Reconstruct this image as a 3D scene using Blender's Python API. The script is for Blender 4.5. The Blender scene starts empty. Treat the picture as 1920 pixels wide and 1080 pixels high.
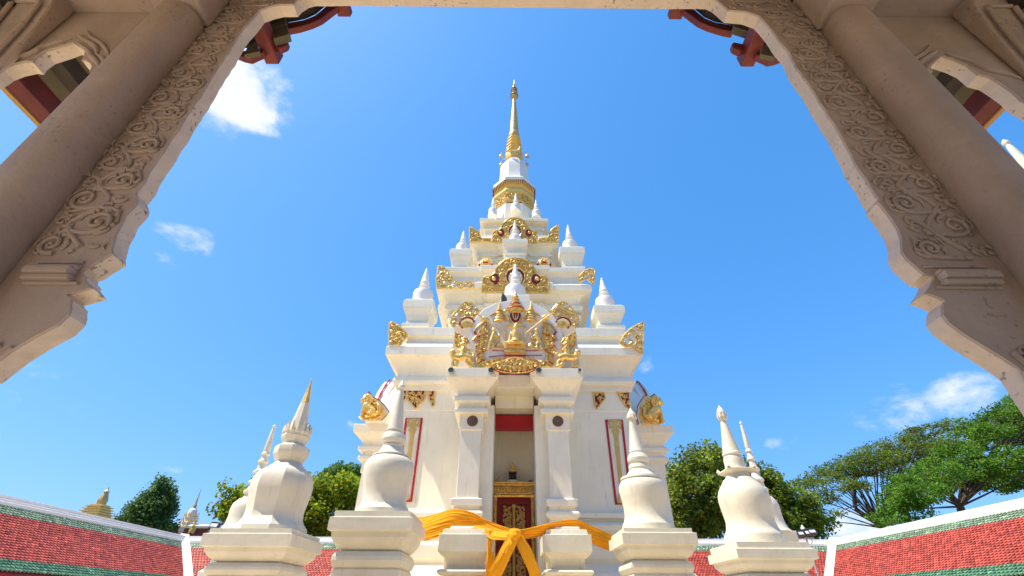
import bpy, bmesh, math, random
from mathutils import Vector, Matrix
from mathutils.geometry import tessellate_polygon
rad = math.radians
PI = math.pi
S = bpy.context.scene
COL = S.collection
EYE = 1.6                                   # eye height above the paving

# ------------------------------------------------------------------ camera
PITCH, ROLL, FPX = rad(35.2), rad(0.3), 853.0
cam_d = bpy.data.cameras.new('camera')
cam_d.sensor_width = 36.0
cam_d.lens = 36.0 * FPX / 1920.0
cam_d.clip_start = 0.02
cam_d.clip_end = 4000
cam = bpy.data.objects.new('camera', cam_d)
COL.objects.link(cam)
M3 = Matrix.Rotation(PI / 2 + PITCH, 3, 'X') @ Matrix.Rotation(ROLL, 3, 'Z')
cam.matrix_world = Matrix.Translation((0, 0, EYE)) @ M3.to_4x4()
S.camera = cam

def ray(u, v):
    return M3 @ Vector(((u - 960) / FPX, (540 - v) / FPX, -1))
def P(u, v, Y):                             # point of the place seen at photo pixel u, v at distance Y
    d = ray(u, v)
    return Vector((d.x / d.y * Y, Y, d.z / d.y * Y + EYE))
def ZV(v, Y, u=963):
    return P(u, v, Y).z
def DEP(Y, z):                              # depth along the lens axis
    return Y * math.cos(PITCH) + (z - EYE) * math.sin(PITCH)

# ------------------------------------------------------------------ light
SUN = Vector((-0.46, -0.075, 0.90)).normalized()
S.view_settings.view_transform = 'Standard'
S.view_settings.look = 'None'
S.view_settings.exposure = 0.66
S.view_settings.gamma = 1.0
sl = bpy.data.lights.new('sun', 'SUN')
sl.energy = 4.8
sl.angle = rad(0.5)
sl.color = (1.0, 0.91, 0.77)
so = bpy.data.objects.new('sun', sl)
COL.objects.link(so)
so.rotation_euler = SUN.to_track_quat('Z', 'Y').to_euler()
so.location = (-20, -10, 40)

W = bpy.data.worlds.new('World')
S.world = W
W.use_nodes = True
def build_world():
    nt = W.node_tree
    N, L = nt.nodes, nt.links
    N.clear()
    out = N.new('ShaderNodeOutputWorld')
    bg = N.new('ShaderNodeBackground')
    sky = N.new('ShaderNodeTexSky')
    sky.sky_type = 'NISHITA'
    sky.sun_disc = False
    sky.sun_elevation = math.asin(SUN.z)
    sky.sun_rotation = math.atan2(SUN.x, SUN.y)
    sky.air_density = 1.0
    sky.dust_density = 1.2
    sky.ozone_density = 2.2
    sky.altitude = 0
    bg.inputs['Strength'].default_value = 0.146
    geo = N.new('ShaderNodeTexCoord')
    def math_(op, a, b=None, c=None, clamp=False):
        n = N.new('ShaderNodeMath'); n.operation = op; n.use_clamp = clamp
        for i, x in enumerate((a, b, c)):
            if x is None: continue
            if isinstance(x, (int, float)): n.inputs[i].default_value = x
            else: L.new(x, n.inputs[i])
        return n.outputs[0]
    def dot(vec):
        n = N.new('ShaderNodeVectorMath'); n.operation = 'DOT_PRODUCT'
        L.new(geo.outputs['Generated'], n.inputs[0]); n.inputs[1].default_value = vec
        return n.outputs['Value']
    def noise(scale, detail, rough, offs):
        mp = N.new('ShaderNodeMapping'); mp.inputs['Location'].default_value = offs
        mp.inputs['Scale'].default_value = (1, 1, 1.6)
        L.new(geo.outputs['Generated'], mp.inputs['Vector'])
        n = N.new('ShaderNodeTexNoise'); n.inputs['Scale'].default_value = scale
        n.inputs['Detail'].default_value = detail; n.inputs['Roughness'].default_value = rough
        n.inputs['Distortion'].default_value = 0.25
        L.new(mp.outputs[0], n.inputs['Vector'])
        return n.outputs['Fac']
    nz = noise(9.0, 9, 0.62, (0.3, 1.7, 0.2))
    nz2 = noise(26.0, 6, 0.6, (2.3, 0.7, 1.2))
    total = None
    # centre direction, half extents along the horizon and upward, weight: fair weather clouds
    clouds = [(448, 160, .085, .085, .92), (480, 200, .05, .045, .82), (420, 205, .07, .04, .55), (400, 235, .05, .025, .35),
              (362, 450, .055, .026, .62), (285, 468, .05, .02, .40), (1750, 752, .11, .036, .62), (1825, 722, .07, .022, .50), (1690, 782, .07, .02, .52),
              (1218, 690, .024, .026, .50), (1466, 830, .035, .016, .48), (1415, 842, .05, .02, .30), (316, 880, .036, .008, .48),
              (1122, 22, .028, .02, .30), (1610, 990, .05, .03, .75), (660, 798, .02, .012, .35), (40, 700, .12, .08, .22), (1000, 20, .10, .04, .14)]
    for (u, v, ex, ez, wgt) in clouds:
        d = ray(u, v).normalized()
        tx = Vector((d.y, -d.x, 0)).normalized()
        tz = tx.cross(d).normalized()
        a = math_('DIVIDE', dot(tx), ex); b = math_('DIVIDE', dot(tz), ez)
        r2 = math_('ADD', math_('MULTIPLY', a, a), math_('MULTIPLY', b, b))
        fr = math_('GREATER_THAN', dot(d), 0.3)
        m = math_('MULTIPLY', math_('SUBTRACT', 1.0, math_('MULTIPLY', r2, 0.5), clamp=True), fr)
        m = math_('MULTIPLY', m, wgt)
        total = m if total is None else math_('MAXIMUM', total, m)
    mixn = math_('ADD', math_('MULTIPLY', nz, 0.72), math_('MULTIPLY', nz2, 0.28))
    dens = math_('SUBTRACT', math_('ADD', total, math_('MULTIPLY', math_('SUBTRACT', mixn, 0.5), 2.6)), 0.28)
    dens = math_('MULTIPLY', dens, math_('MULTIPLY', total, 3.0, clamp=True), clamp=True)
    sm = N.new('ShaderNodeMapRange'); sm.interpolation_type = 'SMOOTHSTEP'
    L.new(dens, sm.inputs['Value']); sm.inputs['From Max'].default_value = 0.75
    sm.inputs['To Max'].default_value = 0.92
    hs = N.new('ShaderNodeHueSaturation')
    hs.inputs['Saturation'].default_value = 1.0
    hs.inputs['Value'].default_value = 1.0
    L.new(sky.outputs[0], hs.inputs['Color'])
    mx = N.new('ShaderNodeMix'); mx.data_type = 'RGBA'
    L.new(sm.outputs[0], mx.inputs[0]); L.new(hs.outputs[0], mx.inputs[6])
    mx.inputs[7].default_value = (4.6, 4.7, 4.8, 1)
    sep = N.new('ShaderNodeSeparateColor'); L.new(hs.outputs[0], sep.inputs[0])          # the clear deep azure of that day
    tn = N.new('ShaderNodeCombineColor')
    L.new(math_('MULTIPLY', sep.outputs[0], .43), tn.inputs[0])
    L.new(math_('MULTIPLY', math_('POWER', sep.outputs[1], .6), 1.20), tn.inputs[1])
    L.new(math_('MULTIPLY', math_('POWER', sep.outputs[2], .55), 2.2), tn.inputs[2])
    L.new(tn.outputs[0], mx.inputs[6])
    L.new(mx.outputs[2], bg.inputs['Color'])
    L.new(bg.outputs[0], out.inputs['Surface'])
build_world()

# ------------------------------------------------------------------ materials
def mat(name, color, rough=0.6, metal=0.0, var=0.12, vscale=3.0, bump=0.0, bscale=40.0, grime=None, gamt=0.0, spec=0.4, attr=None, trans=0.0, speck=0.0):
    m = bpy.data.materials.new(name); m.use_nodes = True
    nt = m.node_tree; N, L = nt.nodes, nt.links
    b = N['Principled BSDF']
    b.inputs['Roughness'].default_value = rough
    b.inputs['Metallic'].default_value = metal
    b.inputs['Specular IOR Level'].default_value = spec
    tc = N.new('ShaderNodeTexCoord')
    n1 = N.new('ShaderNodeTexNoise'); n1.inputs['Scale'].default_value = vscale; n1.inputs['Detail'].default_value = 7; n1.inputs['Roughness'].default_value = .6
    L.new(tc.outputs['Object'], n1.inputs['Vector'])
    mr = N.new('ShaderNodeMapRange'); mr.inputs['From Min'].default_value = .3; mr.inputs['From Max'].default_value = .7
    mr.inputs['To Min'].default_value = 1 - var; mr.inputs['To Max'].default_value = 1 + var * .5
    L.new(n1.outputs['Fac'], mr.inputs['Value'])
    mul = N.new('ShaderNodeMix'); mul.data_type = 'RGBA'; mul.blend_type = 'MULTIPLY'; mul.inputs[0].default_value = 1
    mul.inputs[6].default_value = (*color, 1)
    L.new(mr.outputs[0], mul.inputs[7])
    col = mul.outputs[2]
    if attr:
        at = N.new('ShaderNodeVertexColor'); at.layer_name = attr
        m2 = N.new('ShaderNodeMix'); m2.data_type = 'RGBA'; m2.blend_type = 'MULTIPLY'; m2.inputs[0].default_value = 1
        L.new(col, m2.inputs[6]); L.new(at.outputs['Color'], m2.inputs[7]); col = m2.outputs[2]
    if grime:
        mp = N.new('ShaderNodeMapping'); mp.inputs['Scale'].default_value = (5, 5, .7)
        L.new(tc.outputs['Object'], mp.inputs['Vector'])
        n2 = N.new('ShaderNodeTexNoise'); n2.inputs['Scale'].default_value = 1.6; n2.inputs['Detail'].default_value = 8; n2.inputs['Roughness'].default_value = .68
        L.new(mp.outputs[0], n2.inputs['Vector'])
        r2 = N.new('ShaderNodeMapRange'); r2.interpolation_type = 'SMOOTHSTEP'
        r2.inputs['From Min'].default_value = .54; r2.inputs['From Max'].default_value = .78; r2.inputs['To Max'].default_value = gamt
        L.new(n2.outputs['Fac'], r2.inputs['Value'])
        m3 = N.new('ShaderNodeMix'); m3.data_type = 'RGBA'
        L.new(r2.outputs[0], m3.inputs[0]); L.new(col, m3.inputs[6]); m3.inputs[7].default_value = (*grime, 1); col = m3.outputs[2]
    if speck:
        n4 = N.new('ShaderNodeTexNoise'); n4.inputs['Scale'].default_value = 38; n4.inputs['Detail'].default_value = 4
        L.new(tc.outputs['Object'], n4.inputs['Vector'])
        n5 = N.new('ShaderNodeTexNoise'); n5.inputs['Scale'].default_value = 2.2; n5.inputs['Detail'].default_value = 2
        L.new(tc.outputs['Object'], n5.inputs['Vector'])
        ad = N.new('ShaderNodeMath'); ad.operation = 'MULTIPLY_ADD'; L.new(n5.outputs['Fac'], ad.inputs[0]); ad.inputs[1].default_value = .55; L.new(n4.outputs['Fac'], ad.inputs[2])
        r4 = N.new('ShaderNodeMapRange'); r4.inputs['From Min'].default_value = .93; r4.inputs['From Max'].default_value = 1.02; r4.inputs['To Max'].default_value = speck
        L.new(ad.outputs[0], r4.inputs['Value'])
        m5 = N.new('ShaderNodeMix'); m5.data_type = 'RGBA'
        L.new(r4.outputs[0], m5.inputs[0]); L.new(col, m5.inputs[6]); m5.inputs[7].default_value = (.10, .085, .075, 1); col = m5.outputs[2]
    L.new(col, b.inputs['Base Color'])
    if bump:
        n3 = N.new('ShaderNodeTexNoise'); n3.inputs['Scale'].default_value = bscale; n3.inputs['Detail'].default_value = 5
        L.new(tc.outputs['Object'], n3.inputs['Vector'])
        bp = N.new('ShaderNodeBump'); bp.inputs['Strength'].default_value = bump; bp.inputs['Distance'].default_value = .01
        L.new(n3.outputs['Fac'], bp.inputs['Height']); L.new(bp.outputs[0], b.inputs['Normal'])
    if trans:
        tr = N.new('ShaderNodeBsdfTranslucent'); L.new(col, tr.inputs['Color'])
        ms = N.new('ShaderNodeMixShader'); ms.inputs[0].default_value = trans
        L.new(b.outputs[0], ms.inputs[1]); L.new(tr.outputs[0], ms.inputs[2])
        L.new(ms.outputs[0], N['Material Output'].inputs['Surface'])
    return m
WHITE = mat('white_limewash', (.86, .79, .615), .55, var=.07, vscale=2.0, bump=.15, bscale=25, grime=(.43, .38, .31), gamt=.48)
OLDWHITE = mat('weathered_limewash', (.72, .665, .515), .6, var=.12, vscale=2.6, bump=.3, bscale=14, grime=(.40, .34, .25), gamt=.5)
WHITE2 = mat('cool_white_paint', (.82, .775, .69), .5, var=.05, vscale=2.0, bump=.1, bscale=25, grime=(.5, .47, .42), gamt=.15)
PLASTER = mat('shaded_aged_plaster', (.455, .355, .285), .75, var=.22, vscale=1.6, bump=.5, bscale=30, grime=(.30, .24, .19), gamt=.5, speck=.42)  # aged plaster, the pavilion's shade put into its darker base colour
REVEAL = mat('lit_flaking_limewash', (.66, .55, .435), .8, var=.12, vscale=4, bump=.9, bscale=26, grime=(.42, .33, .25), gamt=.5, speck=.75)  # lit copy of the plaster: bounced daylight put into the paler colour
GOLD = mat('gold_leaf', (.94, .61, .17), .32, .42, var=.35, vscale=14, bump=.25, bscale=60)
GOLDS = mat('polished_gold', (.94, .58, .15), .30, .45, var=.12, vscale=3)
GOLDD = mat('shaded_gold_ground', (.82, .43, .08), .5, .3, var=.4, vscale=14)  # darker gold: shade between raised strokes put into the ground colour
GOLDP = mat('pale_gold_paint', (.66, .44, .13), .42, .3, var=.15, vscale=10)
RED = mat('red_lacquer', (.42, .012, .018), .42, var=.15)
DRED = mat('dark_red_lacquer', (.23, .014, .014), .4, var=.2)
ORED = mat('weathered_red_paint', (.21, .038, .027), .6, var=.25, vscale=5, bump=.4, grime=(.10, .05, .04), gamt=.5)
DRED2 = mat('old_red_timber', (.12, .022, .02), .7, var=.3, vscale=6, bump=.4, grime=(.06, .03, .02), gamt=.5)
OLIVE = mat('olive_timber', (.13, .115, .065), .75, var=.25, vscale=6, bump=.4)
DARKW = mat('dark_timber', (.045, .033, .024), .8, var=.3, vscale=6)
OCHRE = mat('ochre_edge_paint', (.36, .22, .08), .7, var=.2)
TILE_R = mat('red_roof_tile', (.52, .10, .062), .42, var=.12, vscale=1.2, attr='tint')
TILE_G = mat('green_roof_tile', (.115, .25, .135), .36, var=.15, vscale=1.2, attr='tint')
CLOTH = mat('orange_robe_cloth', (.96, .46, .018), .75, var=.08, vscale=5, trans=.25, spec=.2)
STONE = mat('courtyard_paving', (.74, .60, .41), .8, var=.15, vscale=.8, bump=.2)
EARTH = mat('dry_lawn', (.16, .15, .06), .9, var=.3, vscale=.3)
BROWN = mat('mottled_brown_ceramic', (.16, .10, .07), .3, var=.5, vscale=30)
BLACK = mat('black_lacquer', (.02, .018, .016), .35)
GREENG = mat('green_glass', (.10, .20, .08), .12, var=.3, vscale=20)
GREY = mat('galvanised_grey', (.42, .43, .45), .45, .4)
DGREY = mat('dark_grey_metal', (.06, .065, .07), .5, .3)
GLASS = mat('frosted_lamp_glass', (.78, .80, .80), .15)
SLATE = mat('slate_dark', (.05, .05, .045), .6, var=.3, vscale=20)
BARK = mat('tree_bark', (.10, .075, .055), .9, var=.35, vscale=4, bump=.5, bscale=12)
def leafmat(name, c): return mat(name, c, .5, var=.35, vscale=.9, attr='tint', trans=.48, spec=.3)

# ------------------------------------------------------------------ mesh helpers
class MB:
    def __init__(self): self.v = []; self.f = []; self.c = []; self.usec = False
    def add(self, vs, fs, col=None):
        o = len(self.v); self.v.extend([tuple(x) for x in vs]); self.f.extend([tuple(i + o for i in f) for f in fs])
        if col is not None:
            self.usec = True; self.c.extend([col] * len(vs))
        return self
    def box(self, x0, x1, y0, y1, z0, z1, rot=None, org=(0, 0, 0)):
        vs = [Vector((x, y, z)) for z in (z0, z1) for y in (y0, y1) for x in (x0, x1)]
        if rot is not None:
            o = Vector(org); vs = [rot @ v + o for v in vs]
        return self.add(vs, [(0, 2, 3, 1), (4, 5, 7, 6), (0, 1, 5, 4), (2, 6, 7, 3), (0, 4, 6, 2), (1, 3, 7, 5)])
    def rings(self, rings, cap0=True, cap1=True, closed=True):
        n = len(rings[0]); vs = [p for r in rings for p in r]; fs = []
        for i in range(len(rings) - 1):
            for j in range(n if closed else n - 1):
                k = (j + 1) % n
                fs.append((i * n + j, i * n + k, (i + 1) * n + k, (i + 1) * n + j))
        if cap0: fs.append(tuple(reversed(range(n))))
        if cap1: fs.append(tuple(range((len(rings) - 1) * n, len(rings) * n)))
        return self.add(vs, fs)
    def lathe(self, prof, cx=0, cy=0, n=32, rot=0.0):
        rs = [[Vector((cx + r * math.cos(rot + 2 * PI * k / n), cy + r * math.sin(rot + 2 * PI * k / n), z)) for k in range(n)] for r, z in prof]
        return self.rings(rs)
    def tube(self, pts, rr, n=6):
        pts = [Vector(p) for p in pts]
        if isinstance(rr, (int, float)): rr = [rr] * len(pts)
        rs = []; ref = Vector((0.31, 0.2, 0.93))
        for i, p in enumerate(pts):
            t = (pts[min(i + 1, len(pts) - 1)] - pts[max(i - 1, 0)])
            if t.length < 1e-9: t = Vector((0, 0, 1))
            t.normalize()
            a = t.cross(ref)
            if a.length < .05: a = t.cross(Vector((1, 0, 0)))
            a.normalize(); b = t.cross(a)
            rs.append([p + (a * math.cos(2 * PI * k / n) + b * math.sin(2 * PI * k / n)) * rr[i] for k in range(n)])
        return self.rings(rs)
    def prism(self, poly, a, b):
        """poly: 2D loop; a, b: functions (s, t) -> 3D point for the two faces"""
        n = len(poly)
        A = [a(*p) for p in poly]; B = [b(*p) for p in poly]
        tris = tessellate_polygon([[Vector((p[0], p[1], 0)) for p in poly]])
        fs = [tuple(t) for t in tris] + [tuple(i + n for i in reversed(t)) for t in tris]
        fs += [(i, (i + 1) % n, (i + 1) % n + n, i + n) for i in range(n)]
        return self.add(A + B, fs)
    def ball(self, c, r, nu=10, nv=6, sc=(1, 1, 1), rot=None):
        rs = []
        for i in range(nv + 1):
            th = -PI / 2 + PI * i / nv; th = max(-PI / 2 + .02, min(PI / 2 - .02, th))
            ring = []
            for k in range(nu):
                v = Vector((math.cos(th) * math.cos(2 * PI * k / nu) * r * sc[0], math.cos(th) * math.sin(2 * PI * k / nu) * r * sc[1], math.sin(th) * r * sc[2]))
                if rot is not None: v = rot @ v
                ring.append(v + Vector(c))
            rs.append(ring)
        return self.rings(rs)
    def build(self, name, material, parent=None, smooth=35, bevel=0.0, xf=None):
        me = bpy.data.meshes.new(name)
        org = Vector((0, 0, 0)); q = parent
        while q is not None:
            org += q.location; q = q.parent
        vs = self.v
        if xf is not None: vs = [tuple(xf @ Vector(v)) for v in vs]
        me.from_pydata([(v[0] - org.x, v[1] - org.y, v[2] - org.z) for v in vs], [], self.f)
        me.update()
        bm = bmesh.new(); bm.from_mesh(me); bmesh.ops.recalc_face_normals(bm, faces=bm.faces[:]); bm.to_mesh(me); bm.free()
        if self.usec:
            at = me.color_attributes.new('tint', 'FLOAT_COLOR', 'POINT')
            flat = []
            for c in self.c: flat.extend((c[0], c[1], c[2], 1.0))
            at.data.foreach_set('color', flat)
        me.materials.append(material)
        if smooth:
            me.polygons.foreach_set('use_smooth', [True] * len(me.polygons))
            me.set_sharp_from_angle(angle=rad(smooth))
        o = bpy.data.objects.new(name, me); COL.objects.link(o)
        if parent is not None: o.parent = parent
        if bevel:
            b = o.modifiers.new('edge', 'BEVEL'); b.width = bevel; b.segments = 2; b.limit_method = 'ANGLE'; b.angle_limit = rad(32); b.harden_normals = False
        return o
def tag(o, label=None, cat=None, group=None, kind=None):
    if label: o['label'] = label
    if cat: o['category'] = cat
    if group: o['group'] = group
    if kind: o['kind'] = kind
    return o
def thing(name, label, cat, loc=(0, 0, 0), group=None):
    o = bpy.data.objects.new(name, None); COL.objects.link(o); o.location = loc; o.empty_display_size = .3
    return tag(o, label, cat, group)
def copy_tree(o, parent=None):
    c = o.copy(); COL.objects.link(c)
    if parent is not None: c.parent = parent
    for ch in list(o.children): copy_tree(ch, c)
    return c
def sub(pts, n):
    """Catmull-Rom through 2D/3D points"""
    out = []; m = len(pts)
    for i in range(m - 1):
        p0, p1, p2, p3 = pts[max(i - 1, 0)], pts[i], pts[i + 1], pts[min(i + 2, m - 1)]
        for k in range(n):
            t = k / n
            out.append(tuple(.5 * ((2 * b) + (-a + c) * t + (2 * a - 5 * b + 4 * c - d) * t * t + (-a + 3 * b - 3 * c + d) * t ** 3) for a, b, c, d in zip(p0, p1, p2, p3)))
    out.append(tuple(pts[-1])); return out
def inside(pt, poly):
    x, y = pt; r = False; n = len(poly)
    for i in range(n):
        x1, y1 = poly[i]; x2, y2 = poly[(i + 1) % n]
        if (y1 > y) != (y2 > y) and x < (x2 - x1) * (y - y1) / (y2 - y1) + x1: r = not r
    return r
def edge_dist(pt, poly):
    best = 1e9; p = Vector(pt)
    for i in range(len(poly)):
        a = Vector(poly[i]); b = Vector(poly[(i + 1) % len(poly)]); ab = b - a
        t = max(0, min(1, (p - a).dot(ab) / max(ab.length_squared, 1e-12)))
        best = min(best, (a + ab * t - p).length)
    return best
def scrolls(mb, poly, sp, fr, rr, seed=1, holes=(), mirror=None, leaf=1.0, flow=None, n=5):
    """fill a 2D outline with raised curls and tongues; fr(s, t, h) -> 3D point"""
    rnd = random.Random(seed)
    xs = [p[0] for p in poly]; ys = [p[1] for p in poly]
    pts = []
    A = (max(xs) - min(xs)) * (max(ys) - min(ys))
    for _ in range(int(A / (sp * sp) * 26) + 60):
        q = (rnd.uniform(min(xs), max(xs)), rnd.uniform(min(ys), max(ys)))
        if mirror is not None and q[0] > mirror: continue
        if not inside(q, poly) or edge_dist(q, poly) < sp * .28: continue
        if any(inside(q, h) or edge_dist(q, h) < sp * .3 for h in holes): continue
        if any((q[0] - o[0]) ** 2 + (q[1] - o[1]) ** 2 < sp * sp for o in pts): continue
        pts.append(q)
    for (x, y) in pts:
        hand = rnd.choice((-1, 1)); a0 = rnd.uniform(0, 2 * PI) if flow is None else flow(x, y) + rnd.uniform(-.7, .7)
        R = min(sp * .52, max(edge_dist((x, y), poly), sp * .25))
        strokes = []
        sp_ = []
        for k in range(13):
            t = k / 12; r_ = R * (1 - .85 * t); a = a0 + hand * t * 2 * PI * 1.35
            sp_.append((x + r_ * math.cos(a), y + r_ * math.sin(a), .9 - .35 * t))
        tx, ty = -math.sin(a0) * -hand, math.cos(a0) * -hand
        lead = [(sp_[0][0] + tx * R * 1.5 + math.cos(a0) * R * .8, sp_[0][1] + ty * R * 1.5 + math.sin(a0) * R * .8, .15), (sp_[0][0] + tx * R * .75 + math.cos(a0) * R * .2, sp_[0][1] + ty * R * .75 + math.sin(a0) * R * .2, .6)]
        strokes.append(lead + sp_)
        for q in range(2):
            if rnd.random() > leaf: continue
            b = a0 + rnd.uniform(1.5, 4.5)
            px, py = x + R * 1.0 * math.cos(b), y + R * 1.0 * math.sin(b); c = b + rnd.uniform(-.9, .9)
            strokes.append([(px + R * .9 * t * math.cos(c + t * .8), py + R * .9 * t * math.sin(c + t * .8), .75 * (1 - (2 * t - .7) ** 2 * .55)) for t in (0, .35, .7, 1)])
        for st in strokes:
            st = [q for q in st if inside(q[:2], poly) and not any(inside(q[:2], h) for h in holes)]
            if len(st) < 3: continue
            for mir in ((False, True) if mirror is not None else (False,)):
                pp = [fr((2 * mirror - q[0]) if mir else q[0], q[1], rr * .35) for q in st]
                mb.tube(pp, [max(rr * q[2], rr * .12) for q in st], n)
    return mb
def front(Y):                                # 2D (x, z) drawn on a face turned to the camera
    return lambda s, t, h=0.0: Vector((s, Y - h, t))
def pxpoly(pts, Y):
    return [(P(u, v, Y).x, P(u, v, Y).z) for u, v in pts]
def line3(mb, pts, r, Y, n=5, lift=0.0):
    mb.tube([P(u, v, Y - lift) for u, v in pts], r, n); return mb
def redent(H, c, p, cx, cy):
    """square plan with a central bay on every side"""
    side = [(-H, -H), (-c, -H), (-c, -H - p), (c, -H - p), (c, -H)]
    pts = []
    for k in range(4):
        ca, sa = [(1, 0), (0, 1), (-1, 0), (0, -1)][k]
        pts += [(cx + x * ca - y * sa, cy + x * sa + y * ca) for x, y in side]
    return pts
def sweep_redent(mb, prof, c, p, cx, cy, z0=None):
    rs = []
    for H, z, *r in prof:
        cc = c + (H - prof[0][0]); pp = p
        rs.append([Vector((x, y, z)) for x, y in redent(H, cc, pp, cx, cy)])
    return mb.rings(rs)
def sweep_rect(mb, prof, x0, x1, y0, y1):
    rs = []
    for d, z in prof:
        rs.append([Vector((x0 - d, y0 - d, z)), Vector((x1 + d, y0 - d, z)), Vector((x1 + d, y1 + d, z)), Vector((x0 - d, y1 + d, z))])
    return mb.rings(rs)

# ------------------------------------------------------------------ ground
g = MB(); g.box(-900, 900, -300, 1500, -.5, 0)
tag(g.build('ground', EARTH, smooth=0), kind='structure')
g = MB(); g.box(-13.2, 13.2, -14, 21.4, -.02, .05)
tag(g.build('courtyard', STONE, smooth=0), kind='structure')

# ------------------------------------------------------------------ the great white tower
AX, AY = 0.06, 13.0
tower = thing('temple_tower', 'tall white stepped temple tower with gilded ornament and golden needle spire', 'temple tower', (AX, AY, 0))
def hz(prof):                                # (half width, photo row of the front edge) -> (half width, height)
    return [(H, ZV(v, AY - H)) for H, v in prof]

# body of the tower: stepped mouldings, corner piers, great cornice
m = MB()
prof = [(3.9, 0.05), (3.9, .55), (3.6, .6), (3.45, 1.0), (3.55, 1.1), (3.55, 1.5)] + hz([(3.3, 1075), (3.15, 1066), (3.05, 1056), (3.12, 1047), (3.12, 1022), (2.95, 1016), (2.92, 998), (2.96, 994), (2.98, 984), (2.92, 979), (2.80, 977), (2.80, 972), (2.88, 970), (2.88, 961), (2.74, 958), (2.72, 950),
            (2.72, 771), (2.735, 770), (2.735, 734), (2.79, 733), (2.79, 722), (2.86, 721), (2.895, 714), (2.86, 708), (2.81, 706), (2.81, 700), (2.84, 692), (2.93, 678), (3.05, 667), (3.11, 665.5), (3.11, 650), (2.85, 649), (2.82, 644), (2.73, 641), (2.73, 636), (2.79, 630), (2.85, 629), (2.85, 614)])
sweep_redent(m, prof, 1.84, -.10, AX, AY)
m.build('body', WHITE, tower, bevel=.012)
Z1 = prof[-1][1]
# second, third and fourth storeys
def storey(prof, c, p, z0):
    mm = MB(); pr = hz(prof); pr[0] = (pr[0][0], z0)
    sweep_redent(mm, pr, c, p, AX, AY)
    o = mm.build('storey', WHITE, tower, bevel=.01); return o, pr[-1][1]
st2, Z2 = storey([(1.78, 640), (1.78, 600), (1.92, 597), (1.92, 590), (1.80, 588), (1.80, 584), (1.98, 580), (1.98, 572), (1.90, 570), (1.93, 563), (2.03, 553), (2.19, 544.5), (2.25, 543), (2.25, 533), (2.05, 532), (1.97, 528), (1.97, 520), (2.06, 512), (2.12, 508), (2.12, 501)], .66, .10, Z1 - .05)
st3, Z3 = storey([(1.15, 512), (1.15, 492), (1.25, 490), (1.25, 486), (1.19, 485), (1.19, 482), (1.27, 480), (1.27, 476.5), (1.22, 475.5), (1.25, 470), (1.34, 462.5), (1.46, 457), (1.49, 456), (1.49, 449.5), (1.3, 448.8), (1.24, 445), (1.24, 441)], .43, .09, Z2 - .05)
st4, Z4 = storey([(1.02, 450), (1.02, 432), (1.09, 430.5), (1.09, 427), (1.0, 426), (1.0, 421), (1.08, 417), (1.19, 414.5), (1.21, 414), (1.21, 409.2)], .46, .04, Z3 - .04)

# octagonal drum, golden lotus band, bell, spire
OCT = PI / 8
def ax(rows, oct_=True):                     # (photo row on the axis, half width in metres or '.px')
    out = []
    for v, hw in rows:
        z = ZV(v, AY, 966); r = hw / FPX * DEP(AY, z)
        out.append((r / math.cos(OCT) if oct_ else r, z))
    return out
m = MB(); pr = [(.80 / math.cos(OCT), Z4 - .02), (.80 / math.cos(OCT), ZV(409, AY)), (.74, ZV(405, AY)), (.74, ZV(403.5, AY))]
m.lathe(pr, AX, AY, 8, OCT); m.build('drum', WHITE, tower, smooth=0, bevel=.008)
m = MB(); pr = [(.745, ZV(404.2, AY)), (.745, ZV(403, AY))]; m.lathe(pr, AX, AY, 8, OCT); m.build('dark_band', DRED, tower, smooth=0)
band = MB(); band.lathe(ax([(403.2, 33.5), (400, 34.5), (396, 31), (391, 32), (386, 36.5), (383, 37.5), (380, 36), (376, 33.5), (374, 34.5), (371, 38), (368.5, 39.5), (366.5, 39.5), (366, 30)]), AX, AY, 8, OCT)
gb = band.build('gilded_lotus_band', GOLDS, tower, smooth=0, bevel=.01)
zA, zB = ZV(374.0, AY), ZV(367.3, AY)
rA = 40.2 / FPX * DEP(AY, zB)
fr_ = MB()
for k in range(8):                           # pointed fringe under the lip and lotus leaves on the faces
    a = k * PI / 4; n = Vector((math.cos(a), math.sin(a), 0)); t = Vector((-n.y, n.x, 0)); half = rA * math.tan(OCT)
    for i in range(9):
        s = -half + half * 2 * (i + .5) / 9; w = half / 9 * .62
        c = Vector((AX, AY, 0)) + n * rA + t * s
        fr_.rings([[c + t * -w + Vector((0, 0, zB)), c + t * w + Vector((0, 0, zB)), c + t * w - n * .03 + Vector((0, 0, zB))], [c - n * .07 + Vector((0, 0, zA)), c - n * .07 + t * .004 + Vector((0, 0, zA)), c - n * .08 + Vector((0, 0, zA))]])
fr_.build('pointed_fringe', DRED, gb, smooth=0)
lf = MB(); zl0, zl1 = ZV(401, AY), ZV(388, AY); rl = 33.5 / FPX * DEP(AY, zl0)
for k in range(8):
    a = k * PI / 4; n = Vector((math.cos(a), math.sin(a), 0)); t = Vector((-n.y, n.x, 0)); half = rl * math.tan(OCT)
    poly = [(-half, zl0), (half, zl0), (half * 1.08, zl1), (-half * 1.08, zl1)]
    f_ = lambda s, tt, h, n=n, t=t: Vector((AX, AY, 0)) + n * (rl + .02 + h + max(0, (tt - zl0)) * .13) + t * s + Vector((0, 0, tt))
    scrolls(lf, poly, .11, f_, .028, k + 3)
lf.build('lotus_leaves', GOLD, gb)
m = MB(); m.lathe(ax([(366.4, 30), (366.2, 37.8), (361, 38.2), (358.5, 36.5), (357.5, 31.5), (354, 29.5), (349, 27.6), (340, 26.3), (331, 25.7), (324, 25.2), (319.5, 24), (314, 20.5), (309, 16.5), (306, 13.2), (305.5, 12.2), (302, 11.8), (299, 13)]), AX, AY, 8, OCT)
m.build('bell', WHITE2, tower, smooth=25, bevel=.008)
sp = MB()
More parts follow.
